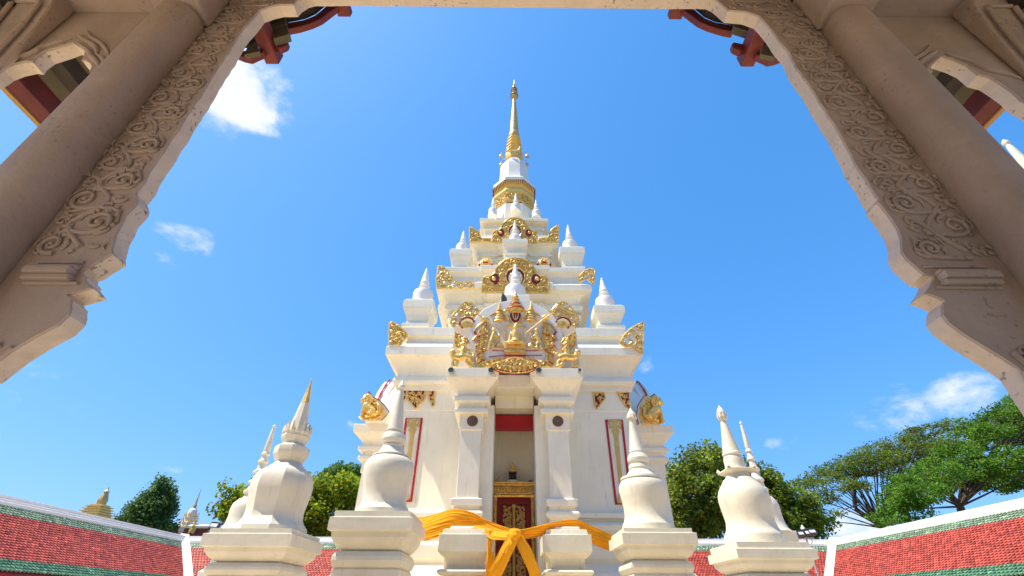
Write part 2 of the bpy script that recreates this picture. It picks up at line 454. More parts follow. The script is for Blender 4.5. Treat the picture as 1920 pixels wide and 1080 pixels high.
rows = [(303, 12.6), (302.5, 15.8), (297, 16.6), (293, 15.4), (291, 13.8)]
v_, w_ = 291, 14.2
for i in range(5):
    rows += [(v_, w_ - 1.6), (v_ - 1.8, w_ + 1.2), (v_ - 3.0, w_ + 1.2), (v_ - 3.2, w_ - 1.8)]; v_ -= 6.2; w_ -= .85
sp.lathe(ax(rows + [(v_, w_ - 1.2), (v_ - .5, w_ - 1.5)]), AX, AY, 8, OCT)
spire = sp.build('spire', GOLDS, tower, smooth=0)
m = MB(); rows = [(261, 8.4), (258, 9.9), (255, 10.3), (252, 9.6), (249.5, 8), (249, 7.7), (246, 8.5), (243, 8.2), (239, 7.6)]
for v in range(234, 186, -6): 
    w = 7.4 - (234 - v) * .098; rows += [(v + .6, w + .15), (v, w - .12), (v - .6, w)]
m.lathe(ax(rows + [(184.5, 2.2)], False), AX, AY, 20); m.build('needle', GOLDP, spire)
m = MB(); crown = []
for v, w in [(185, 2.4), (183.5, 5.2), (181, 6.6), (178.5, 6.3), (177.5, 4.2), (175, 4.6), (173.5, 5.6), (172, 4.4), (170.5, 3.4), (168.5, 4.6), (167, 4.2), (166, 2.8), (164, 3.4), (162.5, 3.0), (161.5, 1.8), (160, 2.5), (158.5, 1.4), (155, 1.0), (150, .45), (148.5, .15)]: crown.append((v, w))
m.lathe(ax(crown, False), AX, AY, 14)
cr = m.build('tiered_parasol', GOLDP, spire)
m = MB()
for v, w, q in [(180.5, 6.8, 12), (172.8, 5.6, 10), (168, 4.7, 8)]:
    z = ZV(v, AY, 966); r = w / FPX * DEP(AY, z)
    for k in range(q):
        a = 2 * PI * k / q; m.ball((AX + r * math.cos(a), AY + r * math.sin(a), z), .032, 6, 4)
    m.tube([(AX + r * math.cos(2 * PI * k / 24), AY + r * math.sin(2 * PI * k / 24), z + .02) for k in range(25)], .014, 5); m.tube([(AX - r, AY, z + .02), (AX + r, AY, z + .02)], .01, 5)
m.tube([(AX, AY, ZV(181, AY, 966)), (AX, AY, ZV(167, AY, 966))], .02, 5)
m.build('tasselled_hoops', DRED, cr)
zb = ZV(298, AY); rb = 26 / FPX * DEP(AY, zb)
for k in range(8):
    a = PI / 8 + k * PI / 4; n = Vector((math.cos(a), math.sin(a), 0)); c = Vector((AX, AY, zb)) + n * rb
    m = MB(); m.lathe([(.01, zb + .02), (.05, zb - .03), (.085, zb - .09), (.09, zb - .15), (.02, zb - .16)], c.x, c.y, 10)
    be = m.build('wind_bell', GOLDP, spire)
    m = MB(); m.tube([Vector((AX, AY, zb + .12)) + n * rb * .5, Vector((AX, AY, zb + .2)) + n * rb * .85, c + Vector((0, 0, .15)), c], .012, 5); m.build('hook', GOLDP, be)

# miniature stupas standing on the storeys (all one masonry with the tower)
def mini(u, vt, vb, vp, Y, hwb, hwp, bottom, label=None):
    """axis column u, rows of tip, bell base, bottom of pedestal top slab; half widths in px"""
    x = P(u, vb, Y).x; zt, zb_ = P(u, vt, Y).z, P(u, vb, Y).z
    r = hwb / FPX * DEP(Y, zb_); H = zt - zb_
    m = MB(); pf = [(1.06, 0), (1.06, .03), (.98, .05), (.97, .12), (1.0, .2), (1.0, .28), (.93, .335), (.75, .365), (.62, .375), (.40, .40), (.36, .42), (.36, .44), (.50, .455), (.55, .48), (.50, .505), (.38, .52), (.36, .54), (.44, .555), (.46, .58), (.43, .60), (.40, .61), (.34, .70), (.20, .85), (.08, .96), (.01, 1.0)]
    m.lathe([(a * r, zb_ + b * H) for a, b in pf], x, Y, 20)
    o = m.build('corner_stupa', WHITE2, tower)
    if hwp:
        w = hwp / FPX * DEP(Y, zb_) ; b = bottom; h = zb_ - b
        q = MB(); sweep_rect(q, [(-.20 * w, b - .03), (-.20 * w, b + .12 * h), (-.10 * w, b + .14 * h), (-.10 * w, b + .24 * h), (-.30 * w, b + .27 * h), (-.32 * w, b + .38 * h), (-.28 * w, b + .42 * h), (-.22 * w, b + .52 * h), (-.12 * w, b + .62 * h), (-.03 * w, b + .69 * h), (-.02 * w, b + .72 * h), (0, b + .73 * h), (0, b + .94 * h), (-.10 * w, b + .95 * h), (-.10 * w, b + h)], x - w, x + w, Y - w, Y + w)
        q.build('pedestal', WHITE, o, smooth=0, bevel=.008)
    return o
for (u, vt, vb, Y, hwb, hwp, bot) in [
        (790.5, 502, 574, 10.72, 19, 27.5, Z1), (1136.5, 520, 585, 10.72, 18.5, 28, Z1),
        (866, 432, 477.5, 11.5, 12.5, 20, Z2), (1069.5, 421, 475.5, 11.5, 14.5, 23, Z2),
        (967, 362, 398, 11.95, 9.5, 0, Z4), (924, 369, 407, 12.2, 8.8, 0, Z4), (1006, 374, 409.5, 12.2, 8.6, 0, Z4)]:
    o = mini(u, vt, vb, 0, Y, hwb, hwp, bot)
for sx in (-1, 1):
    for yy in (15.2, 14.4):
        x = AX + sx * (2.4 if yy > 15 else 1.65); zz = Z1 if yy > 15 else Z2
        m = MB(); m.box(x - .35, x + .35, yy - .35, yy + .35, zz - .02, zz + .5); m.lathe([(.26, zz + .5), (.25, zz + .8), (.1, zz + .9), (.13, zz + 1.0), (.02, zz + 1.5)], x, yy, 16); m.build('corner_stupa', WHITE2, tower)
o = mini(965.5, 412, 461, 0, 11.15, 11.2, 23, ZV(484, 10.9)); o2 = mini(966, 494, 566, 0, 10.15, 20, 27, ZV(612, 9.9))

# gilded pediments on the upper storeys
def arch_poly(cx, z0, w, h, k=.55, n=12, low=.42):
    """trefoil-shouldered arch outline: low shoulders, round crown with a soft point"""
    pts = [(cx + w, z0), (cx + w, z0 + h * low * .72)]
    for i in range(6): a = i / 5 * PI * .62; pts.append((cx + w * .82 + w * .18 * math.cos(a), z0 + h * low * .72 + h * .16 * math.sin(a)))
    for i in range(n + 1):
        a = rad(16) + (PI / 2 - rad(16)) * i / n
        pts.append((cx + w * .66 * math.cos(a), z0 + h * (low * .80) + (h * (1 - low * .80)) * math.sin(a) ** .9))
    left = [(2 * cx - x, z) for x, z in reversed(pts[:-1])]
    return pts + left
def pediment(Y, u, v0, v1, hw, sp_, rr, white_extra, seed, parent):
    c = P(u, v0, Y); z1 = P(u, v1, Y).z; w = hw / FPX * DEP(Y, c.z); h = z1 - c.z
    f = front(Y)
    b = MB(); wp = arch_poly(c.x, c.z, w * .86, h * 1.10, low=.35); b.prism(wp, lambda s, t: f(s, t, 0) + Vector((0, .55, 0)), lambda s, t: f(s, t, -.04))
    base = b.build('pediment', WHITE2, parent, bevel=.008)
    pl = arch_poly(c.x, c.z, w, h); hole = [(c.x + w * .30 * math.cos(a), c.z + h * .42 + h * .27 * math.sin(a)) for a in [2 * PI * i / 16 for i in range(16)]]
    ears = [[(c.x + s * w * .62 + w * .14 * math.cos(a), c.z + h * .36 + h * .15 * math.sin(a)) for a in [2 * PI * i / 12 for i in range(12)]] for s in (-1, 1)]
    g = MB(); g.prism(pl, lambda s, t: f(s, t, -.035), lambda s, t: f(s, t, .03)); g.build('gilded_plate', GOLDD, base, smooth=0)
    g = MB(); scrolls(g, pl, sp_, lambda s, t, h_: f(s, t, .03 + h_), rr, seed, [hole] + ears, c.x)
    g.tube([f(x, z, .035) for x, z in pl] + [f(*pl[0], .035)], rr * .8, 5)
    g.build('gilded_scrollwork', GOLD, base)
    r = MB()
    for hl in [hole] + ears:
        rr_ = .5 if hl is hole else .62
        r.prism(hl, lambda s, t: f(s, t, .02), lambda s, t: f(s, t, .042))
    r.build('red_recess', DRED, base, smooth=0)
    q = MB(); hc = (c.x, c.z + h * .42); small = [(hc[0] + (x - hc[0]) * .72, hc[1] + (z - hc[1]) * .78 - h * .03) for x, z in hole]
    q.prism(small, lambda s, t: f(s, t, .03), lambda s, t: f(s, t, .05)); q.build('white_recess', WHITE2, base, smooth=0)
    k = MB()
    for s in (-1, 1): k.ball(f(c.x + s * w * .62 + s * w * .035, c.z + h * .36, .05), w * .075, 10, 6)
    k.tube([f(x, z, .05) for x, z in hole] + [f(*hole[0], .05)], rr * .75, 5)
    scrolls(k, small, sp_ * .8, lambda s, t, h_: f(s, t, .05 + h_), rr * .8, seed + 9, (), c.x)
    k.build('gilded_boss', GOLD, base)
    return base
pediment(AY - 1.49 - .10, 965.5, 455, 409, 42, .15, .028, 1, 4, st3)
pediment(AY - 2.25 - .11, 966.5, 549, 484.5, 63, .17, .032, 1, 5, st2)

def ornament(name, pts, Y, sp_, rr, seed, parent, plate=GOLDD, border=True, mirror=None, thick=.07, mater=GOLD, holes=(), off=.0):
    pl = pxpoly(pts, Y); f = front(Y)
    b = MB(); b.prism(pl, lambda s, t: f(s, t, off), lambda s, t: f(s, t, off + thick * .5)); base = b.build(name, plate, parent, smooth=0)
    g = MB(); hs = [pxpoly(h, Y) for h in holes]
    scrolls(g, pl, sp_, lambda s, t, h: f(s, t, off + thick * .5 + h), rr, seed, hs, mirror)
    if border: g.tube([f(x, z, off + thick * .5) for x, z in pl] + [f(*pl[0], off + thick * .5)], rr * .9, 5)
    g.build('relief', mater, base)
    return base
# corner antefixes and friezes, third storey
Y3 = AY - 1.49
ornament('corner_antefix', [(881, 455), (881, 426), (884, 427), (892, 433), (899, 436), (900, 445), (904, 449), (922, 448), (922, 455)], Y3, .12, .026, 21, st3)
ornament('corner_antefix', [(1046.5, 455), (1047, 423), (1043, 425), (1034, 432), (1030, 439), (1028, 446), (1010, 449), (1010, 454)], Y3, .12, .026, 22, st3)
Y2_ = AY - 2.25
ornament('corner_antefix', [(820, 541), (819, 525), (822, 500), (830, 501), (838, 508), (844, 517), (848, 521), (850, 529), (870, 531), (890, 532), (903, 534), (903, 541)], Y2_, .13, .03, 23, st2, plate=WHITE2)
ornament('corner_antefix', [(1113, 535), (1115, 507), (1107, 505), (1097, 508), (1089, 516), (1084, 524), (1086, 530), (1100, 524)], Y2_, .13, .03, 24, st2, plate=WHITE2)
Y1_ = AY - 3.11
ornament('corner_antefix', [(731, 649), (731, 606), (735, 605), (745, 610), (756, 619), (763, 627), (764, 634), (757, 640), (752, 649)], Y1_ + .05, .12, .03, 25, tower)
ornament('corner_antefix', [(1204, 663), (1206, 605), (1196, 610), (1180, 619), (1168, 632), (1162, 646), (1170, 650), (1185, 650)], Y1_ - .01, .15, .034, 26, tower, plate=WHITE2)
# small gilded guardian faces peering over the second storey
for u in (911, 1019.5):
    Y = AY - 1.75; c = P(u, 494, Y); r = 10.5 / FPX * DEP(Y, c.z)
    m = MB(); m.ball(c + Vector((0, .1, .05)), r * 1.2, 14, 8, (1, .5, 1.15)); hd = m.build('guardian_face', WHITE2, st2)
    m = MB(); m.ball(c, r, 14, 10, (.95, .55, 1.1)); m.ball(c + Vector((0, -.14, -.02)), r * .22, 8, 5)
    for s in (-1, 1):
        m.ball(c + Vector((s * r * .38, -.1, r * .25)), r * .24, 8, 5); m.tube([c + Vector((s * r * .75, -.07, r * .55)), c + Vector((s * r * .4, -.12, r * .62)), c + Vector((s * r * .1, -.12, r * .45))], r * .1, 5)
    for k in range(-2, 3): m.tube([c + Vector((k * r * .3, -.06, r * .75)), c + Vector((k * r * .34, -.04, r * (1.35 - .1 * abs(k))))], [r * .14, r * .03], 5)
    m.build('gilded_mask', GOLD, hd)
    m = MB()
    for s in (-1, 1): m.ball(c + Vector((s * r * 1.12, -.06, -r * .55)), r * .3, 8, 5, (.7, .6, 1))
    m.tube([c + Vector((-r * .45, -.13, -r * .45)), c + Vector((0, -.16, -r * .4)), c + Vector((r * .45, -.13, -r * .45))], r * .12, 5)
    m.build('red_paint', RED, hd)

# pilaster ornament on the body: hanging gilded leaves, red frames with a gilded stem
YP = AY - 2.735
for pts, sd in [([(765, 732), (796, 732), (798, 742), (794, 752), (786, 760), (780, 767), (774, 760), (767, 752), (763, 742)], 31), ([(803, 732), (815, 732), (814, 760), (811, 762), (805, 750)], 32), ([(755, 732), (763, 732), (761, 748), (756, 756)], 33),
                ([(1112, 736), (1132, 736), (1134, 748), (1126, 758), (1119, 767), (1115, 760)], 34), ([(1158, 736), (1180, 736), (1180, 767), (1174, 762), (1165, 750)], 35)]:
    ornament('hanging_leaf', pts, YP - .004, .10, .022, sd, tower, plate=DRED, thick=.03)
YW = AY - 2.72
def red_frame(outer, stem_top, stem_bot, hw, seed):
    m = MB()
    for i in range(4):
        a, b = outer[i], outer[(i + 1) % 4]; A, B = P(*a, YW), P(*b, YW)
        d = (B - A).normalized(); n = Vector((d.z, 0, -d.x)) * .022
        m.prism([(A.x + n.x - d.x * .022, A.z + n.z - d.z * .022), (B.x + n.x + d.x * .022, B.z + n.z + d.z * .022), (B.x - n.x + d.x * .022, B.z - n.z + d.z * .022), (A.x - n.x - d.x * .022, A.z - n.z - d.z * .022)], lambda s, t, i=i: Vector((s, YW + .02, t)), lambda s, t, i=i: Vector((s, YW - .018 - .003 * (i % 2), t)))
    base = m.build('red_border', RED, tower, smooth=0)
    A, B = P(*stem_top, YW), P(*stem_bot, YW); u = (B - A).normalized(); n = Vector((-u.z, 0, u.x)); Lg = (B - A).length
    if n.x < 0: n = -n
    w = hw / FPX * DEP(YW, A.z)
    def fr(s, t, h=0): q = A + n * s + u * t; return Vector((q.x, YW - h, q.z))
    half = [(.16, 0), (.16, .05), (1, .05), (1, .42), (.62, .42), (.62, .30), (.76, .30), (.76, .18), (.34, .18), (.34, .50), (.90, .50), (.90, .78), (.62, .78), (.62, .68), (.40, .68), (.40, .80), (.62, .98), (.40, 1.25), (.30, 1.6)]
    k = w * 1.75
    right = [(a * w, b * k) for a, b in half] + [(.26 * w, Lg - .25), (.75 * w, Lg)]
    poly = right + [(-a, b) for a, b in reversed(right)]
    g = MB(); g.prism(poly, lambda s, t: fr(s, t, -.01), lambda s, t: fr(s, t, .022)); g.build('gilded_stem', GOLDP, base, smooth=0, bevel=.006)
red_frame([(762, 786), (791, 786), (771, 939), (741, 939)], (776.5, 784), (757, 938), 12.5, 41)
red_frame([(1136.5, 789), (1166, 789), (1183, 944), (1155, 944)], (1152, 787), (1168, 944), 12.5, 42)

# ------------------------------------------------------------------ porches
YF = 8.6                                     # front of the porch columns
def porch(name, Dshift, ang, full):
    """front porch, or the same porch turned to the side (Dshift metres nearer to the axis)"""
    xf = None
    if not full:
        C = Vector((AX, AY, 0))
        xf = Matrix.Translation(C) @ Matrix.Rotation(ang, 4, 'Z') @ Matrix.Translation((0, Dshift, 0)) @ Matrix.Translation(-C)
    first = None
    pier = [(.10, .05), (.10, EYE - .2)] + [(d, ZV(v, YF - d)) for d, v in [(.12, 1000), (.12, 992), (.03, 978), (.03, 974), (.09, 968), (.10, 964), (.09, 959.5), (.03, 955.5), (.03, 949), (.075, 948), (.075, 935), (0, 934), (0, 807), (.03, 806), (.03, 777), (.03, 776), (.13, 773.5), (.13, 766), (.06, 764), (.06, 759), (.08, 757), (.16, 751.5), (.16, 743.5), (.08, 742), (.085, 738), (.13, 730), (.22, 719), (.30, 709.5), (.30, 708), (.32, 707), (.32, 690)]]
    root = None
    for s in (-1, 1):
        m = MB(); x0, x1 = sorted((AX + s * .63, AX + s * 1.02)); sweep_rect(m, pier, x0, x1, YF, 10.35)
        o = m.build('pillar' if root else name, WHITE, tower if root is None else root, bevel=.008, xf=xf)
        if root is None: root = o
        m = MB(); a, b = sorted((AX + s * .395, AX + s * .66)); m.box(a, b, YF + .16, 10.3, .05, ZV(760, YF + .16)); m.build('jamb', WHITE, root, bevel=.008, xf=xf)
    ztop = pier[-1][1]
    m = MB(); m.box(AX - .40, AX + .40, YF - .02, 10.2, ZV(728, YF), ztop - .012); m.build('lintel', WHITE, root, bevel=.008, xf=xf)
    m = MB(); m.box(AX - .397, AX + .397, YF + .42, 10.2, ZV(765, YF + .42), ZV(728, YF) + .05); m.build('lintel', WHITE, root, bevel=.008, xf=xf)
    pan = [(879, 691), (877, 660), (877.5, 628), (886, 601), (906, 580), (932, 567), (965, 562), (999, 567), (1025, 581), (1046, 602), (1056, 632), (1055, 662), (1052, 691)]
    if not full: pan = [(879, 691), (879, 668), (888, 640), (911, 606), (941, 579), (965, 563), (987, 579), (1016, 606), (1042, 640), (1052, 668), (1052, 691)]
    pp = pxpoly(pan, YF - .12); pp = [(x, max(z, ztop - .01)) for x, z in pp]
    m = MB(); m.prism(pp, lambda s, t: Vector((s, YF - .12, t)), lambda s, t: Vector((s, YF + .22, t))); m.build('pediment', WHITE2, root, smooth=0, bevel=.015, xf=xf)
    cx = sum(p[0] for p in pp) / len(pp)
    bk = [(cx + (x - cx) * 1.04, ztop + (z - ztop) * .93) for x, z in pp]
    m = MB(); m.prism(bk, lambda s, t: Vector((s, YF + .22, t)), lambda s, t: Vector((s, 10.9, t))); m.build('vaulted_roof', WHITE2, root, smooth=30, bevel=.01, xf=xf)
    if not full:
        m = MB(); k = len(pp)
        rim = sub([Vector((cx + (x - cx) * 1.03, YF + .02, ztop + (z - ztop) * 1.03)) for x, z in pp], 4)
        m.tube(rim, [.022 + .012 * (i % 4 == 1) for i in range(len(rim))], 6); m.build('red_edge', RED, root, xf=xf)
    return root, ztop
def limb(m, pts, r, n=8): m.tube(sub(pts, 4), [p for p in [r[0] + (r[1] - r[0]) * i / (4 * (len(pts) - 1)) for i in range(4 * (len(pts) - 1) + 1)]], n)
def lion(m, o, h, s):
    """seated guardian lion, height h, facing s along x"""
    V = lambda x, y, z: o + Vector((s * x * h, y * h, z * h))
    m.tube([V(-.28, 0, .16), V(-.18, 0, .28), V(0, 0, .42), V(.12, 0, .58), V(.16, 0, .70)], [.10 * h, .17 * h, .17 * h, .16 * h, .10 * h], 10)
    m.ball(V(.20, 0, .80), .15 * h, 12, 8); m.ball(V(.32, 0, .76), .085 * h, 8, 6)
    for y in (-.09, .09):
        m.tube([V(.14, y, .52), V(.2, y, .3), V(.2, y, .03), V(.29, y, .03)], [.075 * h, .06 * h, .05 * h, .05 * h], 8)
        m.tube([V(-.16, y * 1.5, .22), V(-.02, y * 1.6, .2), V(-.12, y * 1.6, .05), V(.04, y * 1.6, .04)], [.10 * h, .085 * h, .06 * h, .05 * h], 8)
        m.ball(V(.16, y * 1.2, .93), .045 * h, 6, 5, (1, 1, 1.5))
    for k in range(9):
        a = rad(50 + k * 26); m.ball(V(.14 + .17 * math.cos(a), 0, .78 + .19 * math.sin(a)), .07 * h, 7, 5)
    m.tube([V(-.28, 0, .12), V(-.42, 0, .3), V(-.38, 0, .55), V(-.30, 0, .66)], [.05 * h, .06 * h, .08 * h, .02 * h], 7)
front_porch, ZP = porch('porch', 0, 0, True)
front_porch['label'] = 'front porch with two square pillars, relief pediment and a narrow doorway'
left_porch, _ = porch('porch', .60, -PI / 2, False)
right_porch, _ = porch('porch', .60, PI / 2, False)

def corner_lion(pts, s, u, v, parent, seed):
    r = ray(u, v); Y = (ZP - EYE) / (r.z / r.y)
    pl = pxpoly(pts, Y); z0 = min(p[1] for p in pl); h = max(p[1] for p in pl) - z0; x0 = sum(p[0] for p in pl) / len(pl)
    cxx = x0; big = [(cxx + (x - cxx) * 1.07 - s * .05, z0 + (z - z0) * 1.03) for x, z in pl]
    m = MB(); m.prism(big, lambda a, b: Vector((a, Y + .03, b)), lambda a, b: Vector((a, Y + .30, b))); base = m.build('lion_backing', WHITE2, parent, smooth=0)
    m = MB(); m.tube([Vector((a, Y + .02, b)) for a, b in big] , .012, 5); m.build('red_outline', DRED, base)
    m = MB(); m.prism(pl, lambda a, b: Vector((a, Y + .05, b)), lambda a, b: Vector((a, Y - .01, b)))
    scrolls(m, pl, h * .17, lambda a, b, hh: Vector((a, Y - .01 - hh, b)), h * .034, seed); m.build('flame_mane', GOLD, base, smooth=25)
    m = MB(); lion(m, Vector((x0 + s * .10 * h, Y - .10, z0)), h * .85, s); lo = m.build('guardian_lion', GOLD, base)
    md = lo.modifiers.new('fuse', 'REMESH'); md.mode = 'VOXEL'; md.voxel_size = .012; md.use_smooth_shade = True
corner_lion([(680, 788), (678, 764), (684, 740), (689, 735), (695, 745), (706, 750), (716, 760), (724, 772), (718, 780), (710, 788)], -1, 698, 788, left_porch, 55)
corner_lion([(1203, 795), (1199, 780), (1201, 762), (1206, 752), (1213, 742), (1221, 746), (1230, 739), (1237, 752), (1236, 772), (1239, 795)], 1, 1220, 795, right_porch, 56)

def tile_relief(parent):
    """gilded figures and emblems on the white panel of the front pediment"""
    Yp = YF - .12
    Q = lambda x, y, l=.0: P(820 + x / 6.352, 540 + y / 6.352, Yp - l)
    pxm = lambda n: n / 6.352 / FPX * DEP(Yp, ZP + .5)      # zoom pixels -> metres
    P2 = lambda pts: [(820 + x / 6.352, 540 + y / 6.352) for x, y in pts]
    def fuse(o, vs=.009):
        md = o.modifiers.new('fuse', 'REMESH'); md.mode = 'VOXEL'; md.voxel_size = vs; md.use_smooth_shade = True
    mirx = lambda pts: [(1853 - x, y) for x, y in reversed(pts)]
    # seated Buddha, one fused body
    m = MB(); L_ = .10
    m.tube([Q(930, 645, L_), Q(930, 610, L_), Q(930, 560, L_), Q(930, 525, L_)], [pxm(62), pxm(46), pxm(52), pxm(50)], 12)
    m.tube([Q(930, 525, L_), Q(930, 495, L_)], [pxm(24), pxm(19)], 8)
    m.ball(Q(930, 470, L_), pxm(30), 12, 8, (.9, .9, 1.1)); m.ball(Q(930, 440, L_), pxm(17), 8, 6); m.tube([Q(930, 435, L_), Q(930, 405, L_)], [pxm(9), pxm(2)], 6)
    m.ball(Q(930, 472, L_ + pxm(28)), pxm(5), 6, 4)
    for s in (-1, 1):
        limb(m, [Q(930 + s * 48, 530, L_), Q(930 + s * 64, 580, L_), Q(930 + s * (66 if s > 0 else 74), 625, L_ + .02), Q(930 + (s * 22 if s > 0 else s * 92), 645 if s > 0 else 655, L_ + .06)], [pxm(16), pxm(10)])
        limb(m, [Q(930 + s * 20, 640, L_), Q(930 + s * 85, 645, L_ + .02), Q(930 + s * 75, 652, L_ + .06), Q(930 - s * 30, 650, L_ + .08)], [pxm(24), pxm(14)])
        m.tube([Q(930 + s * 29, 462, L_), Q(930 + s * 31, 495, L_)], pxm(5), 5)
    o = m.build('buddha_figure', GOLD, parent); fuse(o)
    m = MB()
    for x0, x1, y0, y1, d in [(806, 1050, 672, 690, .13), (803, 1053, 690, 745, .10), (812, 1044, 750, 762, .09), (800, 1046, 765, 790, .11), (815, 1035, 792, 815, .09)]:
        a, b = Q(x0, y1), Q(x1, y0); m.box(a.x, b.x, Yp - d, Yp + .02, a.z, b.z)
    th = m.build('throne', GOLD, parent, smooth=0, bevel=.006)
    m = MB()
    for yy in (747, 818): a, b = Q(800, yy + 3), Q(1052, yy - 2); m.box(a.x, b.x, Yp - .085, Yp - .01, a.z, b.z)
    for (a0, b0) in [((655, 745), (800, 748)), ((1052, 748), (1200, 745)), ((610, 822), (800, 800)), ((1052, 800), (1250, 802))]: m.tube([Q(*a0, .02), Q(*b0, .02)], pxm(5), 5)
    m.build('red_line', RED, th, smooth=0)
    m = MB()
    for a, b in [((812, 450), (812, 660)), ((1048, 450), (1048, 660)), ((805, 455), (1055, 455))]:
        A, B = Q(*a), Q(*b); w = pxm(9); 
        if a[0] == b[0]: m.box(A.x - w, A.x + w, Yp - .05, Yp + .01, B.z, A.z)
        else: m.box(A.x, B.x, Yp - .046, Yp + .012, A.z - w, A.z + w)
    m.build('frame', GOLD, parent, smooth=0, bevel=.004)
    # jewelled crown above
    m = MB(); c = Q(930, 200)
    rows = [(300, 62), (285, 78), (262, 100), (250, 108), (240, 95), (222, 76), (205, 84), (192, 60), (185, 52), (170, 58), (155, 44), (140, 48), (122, 34), (105, 38), (90, 24), (70, 26), (60, 15), (30, 9), (0, 2)]
    rs = []
    for y, w in rows:
        q = Q(930, y); r = pxm(w); rs.append([q + Vector((r * math.cos(a), -abs(math.sin(a)) * r * .6 + .03 if math.sin(a) < 0 or True else 0, 0)) for a in [PI * k / 12 for k in range(13)]])
    m.rings(rs, closed=False)
    for y, w, n in [(290, 84, 13), (212, 80, 11), (165, 56, 8), (135, 46, 7), (100, 36, 6)]:
        for k in range(n):
            a = PI * (k + .5) / n; m.ball(Q(930 + w * math.cos(a), y) + Vector((0, -pxm(w) * .6 * math.sin(a) + .02, 0)), pxm(9), 6, 4)
    cw = m.build('crown_canopy', GOLD, parent)
    m = MB()
    for y, w in [(245, 104), (184, 56)]:
        m.tube([Q(930 + w * math.cos(a), y) + Vector((0, -pxm(w) * .6 * math.sin(a) + .02, 0)) for a in [PI * k / 12 for k in range(13)]], pxm(7), 5)
    m.build('red_ring', RED, cw)
    m = MB(); pl = [(870, 300), (990, 300), (1000, 350), (985, 400), (930, 435), (875, 400), (860, 350)]; pp = pxpoly(P2(pl), Yp); m.prism(pp, lambda s, t: Vector((s, Yp - .01, t)), lambda s, t: Vector((s, Yp + .01, t)))
    m.build('mirror_panel', DRED, cw, smooth=0)
    m = MB()
    for pts in [[(895, 300), (905, 350), (930, 380)], [(965, 300), (955, 350), (930, 380)], [(930, 310), (930, 370)], [(865, 345), (885, 395), (928, 430)], [(995, 345), (975, 395), (932, 430)]]: m.tube(sub([Q(*p, .02) for p in pts], 4), pxm(8), 5)
    for s in (-1, 1):
        for k in range(7): m.ball(Q(930 + s * (110 - k * 8), 330 + k * 14 + (k % 2) * 8, .02), pxm(17 - k), 7, 5)
        m.tube(sub([Q(930 + s * 80, 260, .03), Q(930 + s * 128, 270, .03), Q(930 + s * 130, 310, .03), Q(930 + s * 95, 345, .03), Q(930 + s * 82, 385, .03)], 5), pxm(15), 6)
    m.build('crown_wings', GOLD, cw)
    # tiered parasols on poles
    for cx in (742, 1116):
        m = MB(); m.tube([Q(cx, 150, .04), Q(cx, 215, .04)], [pxm(3), pxm(15)], 8)
        m.tube([Q(cx, 215, .04), Q(cx, 262, .04)], [pxm(22), pxm(26)], 8)
        for i, y in enumerate((265, 300, 332, 362, 395)):
            w = 36 + i * 10
            rs = []
            for yy, ww in [(y - 22, w * .7), (y - 4, w), (y + 6, w), (y + 7, w * .75)]:
                q = Q(cx, yy); r = pxm(ww); rs.append([q + Vector((r * math.cos(a), -r * .5 * math.sin(a), 0)) for a in [PI * k / 10 for k in range(11)]])
            m.rings(rs, closed=False)
            for k in range(8): a = PI * (k + .5) / 8; m.ball(Q(cx + w * math.cos(a), y + 6) + Vector((0, -pxm(w) * .5 * math.sin(a), 0)), pxm(7), 6, 4)
        m.tube([Q(cx, 400, .05), Q(cx, 650, .05)], pxm(7), 6)
        pa = m.build('tiered_parasol', GOLD, parent)
        m = MB(); rs = []
        for yy, ww in [(640, 12), (655, 26), (672, 40), (690, 50), (712, 52)]:
            q = Q(cx, yy); r = pxm(ww); rs.append([q + Vector((r * math.cos(a), -r * .7 * math.sin(a), 0)) for a in [PI * k / 12 for k in range(13)]])
        m.rings(rs, closed=False); m.build('parasol_base', GOLD, pa)
    # crossed long-handled fans
    for pts in [((480, 312), (560, 372), (640, 430), (800, 532)), ((1390, 292), (1300, 350), (1215, 412), (1058, 532))]:
        m = MB(); m.tube([Q(*p, .07) for p in pts], [pxm(8), pxm(14), pxm(10), pxm(6)], 8)
        s = 1 if pts[0][0] < 900 else -1
        fan = m.build('long_handled_fan', GOLD, parent)
        m = MB(); c = Q(pts[1][0] + s * 10, pts[1][1] - 5, .03); m.ball(c, pxm(62), 14, 6, (.85, .25, .6), Matrix.Rotation(rad(20) * s, 3, 'Y'))
        m.build('fan_leaf', GOLD, fan)
    # ribbons, draped robes with red hems
    for flip in (False, True):
        F = (lambda p: mirx(p)) if flip else (lambda p: p)
        dr = [(600, 425), (606, 560), (590, 640), (565, 680), (578, 745), (540, 800), (560, 850), (545, 890), (480, 930), (470, 850), (500, 810), (460, 760), (452, 690), (500, 640), (462, 600), (500, 520), (560, 440)]
        o = ornament('draped_robe', P2(F(dr)), Yp - .012, .075, .02, 61 + flip, parent, thick=.05)
        m = MB(); m.tube(sub([Q(*p, .05) for p in F([(455, 640), (500, 575), (565, 555), (605, 545)])], 4), pxm(7), 5)
        m.tube([Q(*p, .05) for p in F([(452, 690), (575, 745), (465, 800), (550, 860), (480, 905)])], pxm(6), 5); m.build('red_hem', RED, o)
        m = MB(); m.tube(sub([Q(*p, .02) for p in F([(590, 400), (500, 440), (440, 520)])], 4), pxm(14), 5); m.tube([Q(*p, .02) for p in F([(630, 330), (680, 300), (735, 300)])], pxm(12), 5)
        m.tube([Q(*p, .02) for p in F([(470, 570), (425, 625)])], pxm(16), 5); rb = m.build('ribbon', GOLDP, parent)
        m = MB(); m.tube([Q(*p, .025) for p in F([(440, 520), (470, 570)])], pxm(13), 5); m.build('red_ribbon_fold', RED, rb)
        # attendant angel holding the pole
        m = MB(); g = lambda pts, r: limb(m, [Q(*p, .06) for p in F(pts)], r)
        X = (lambda x: 1853 - x) if flip else (lambda x: x)
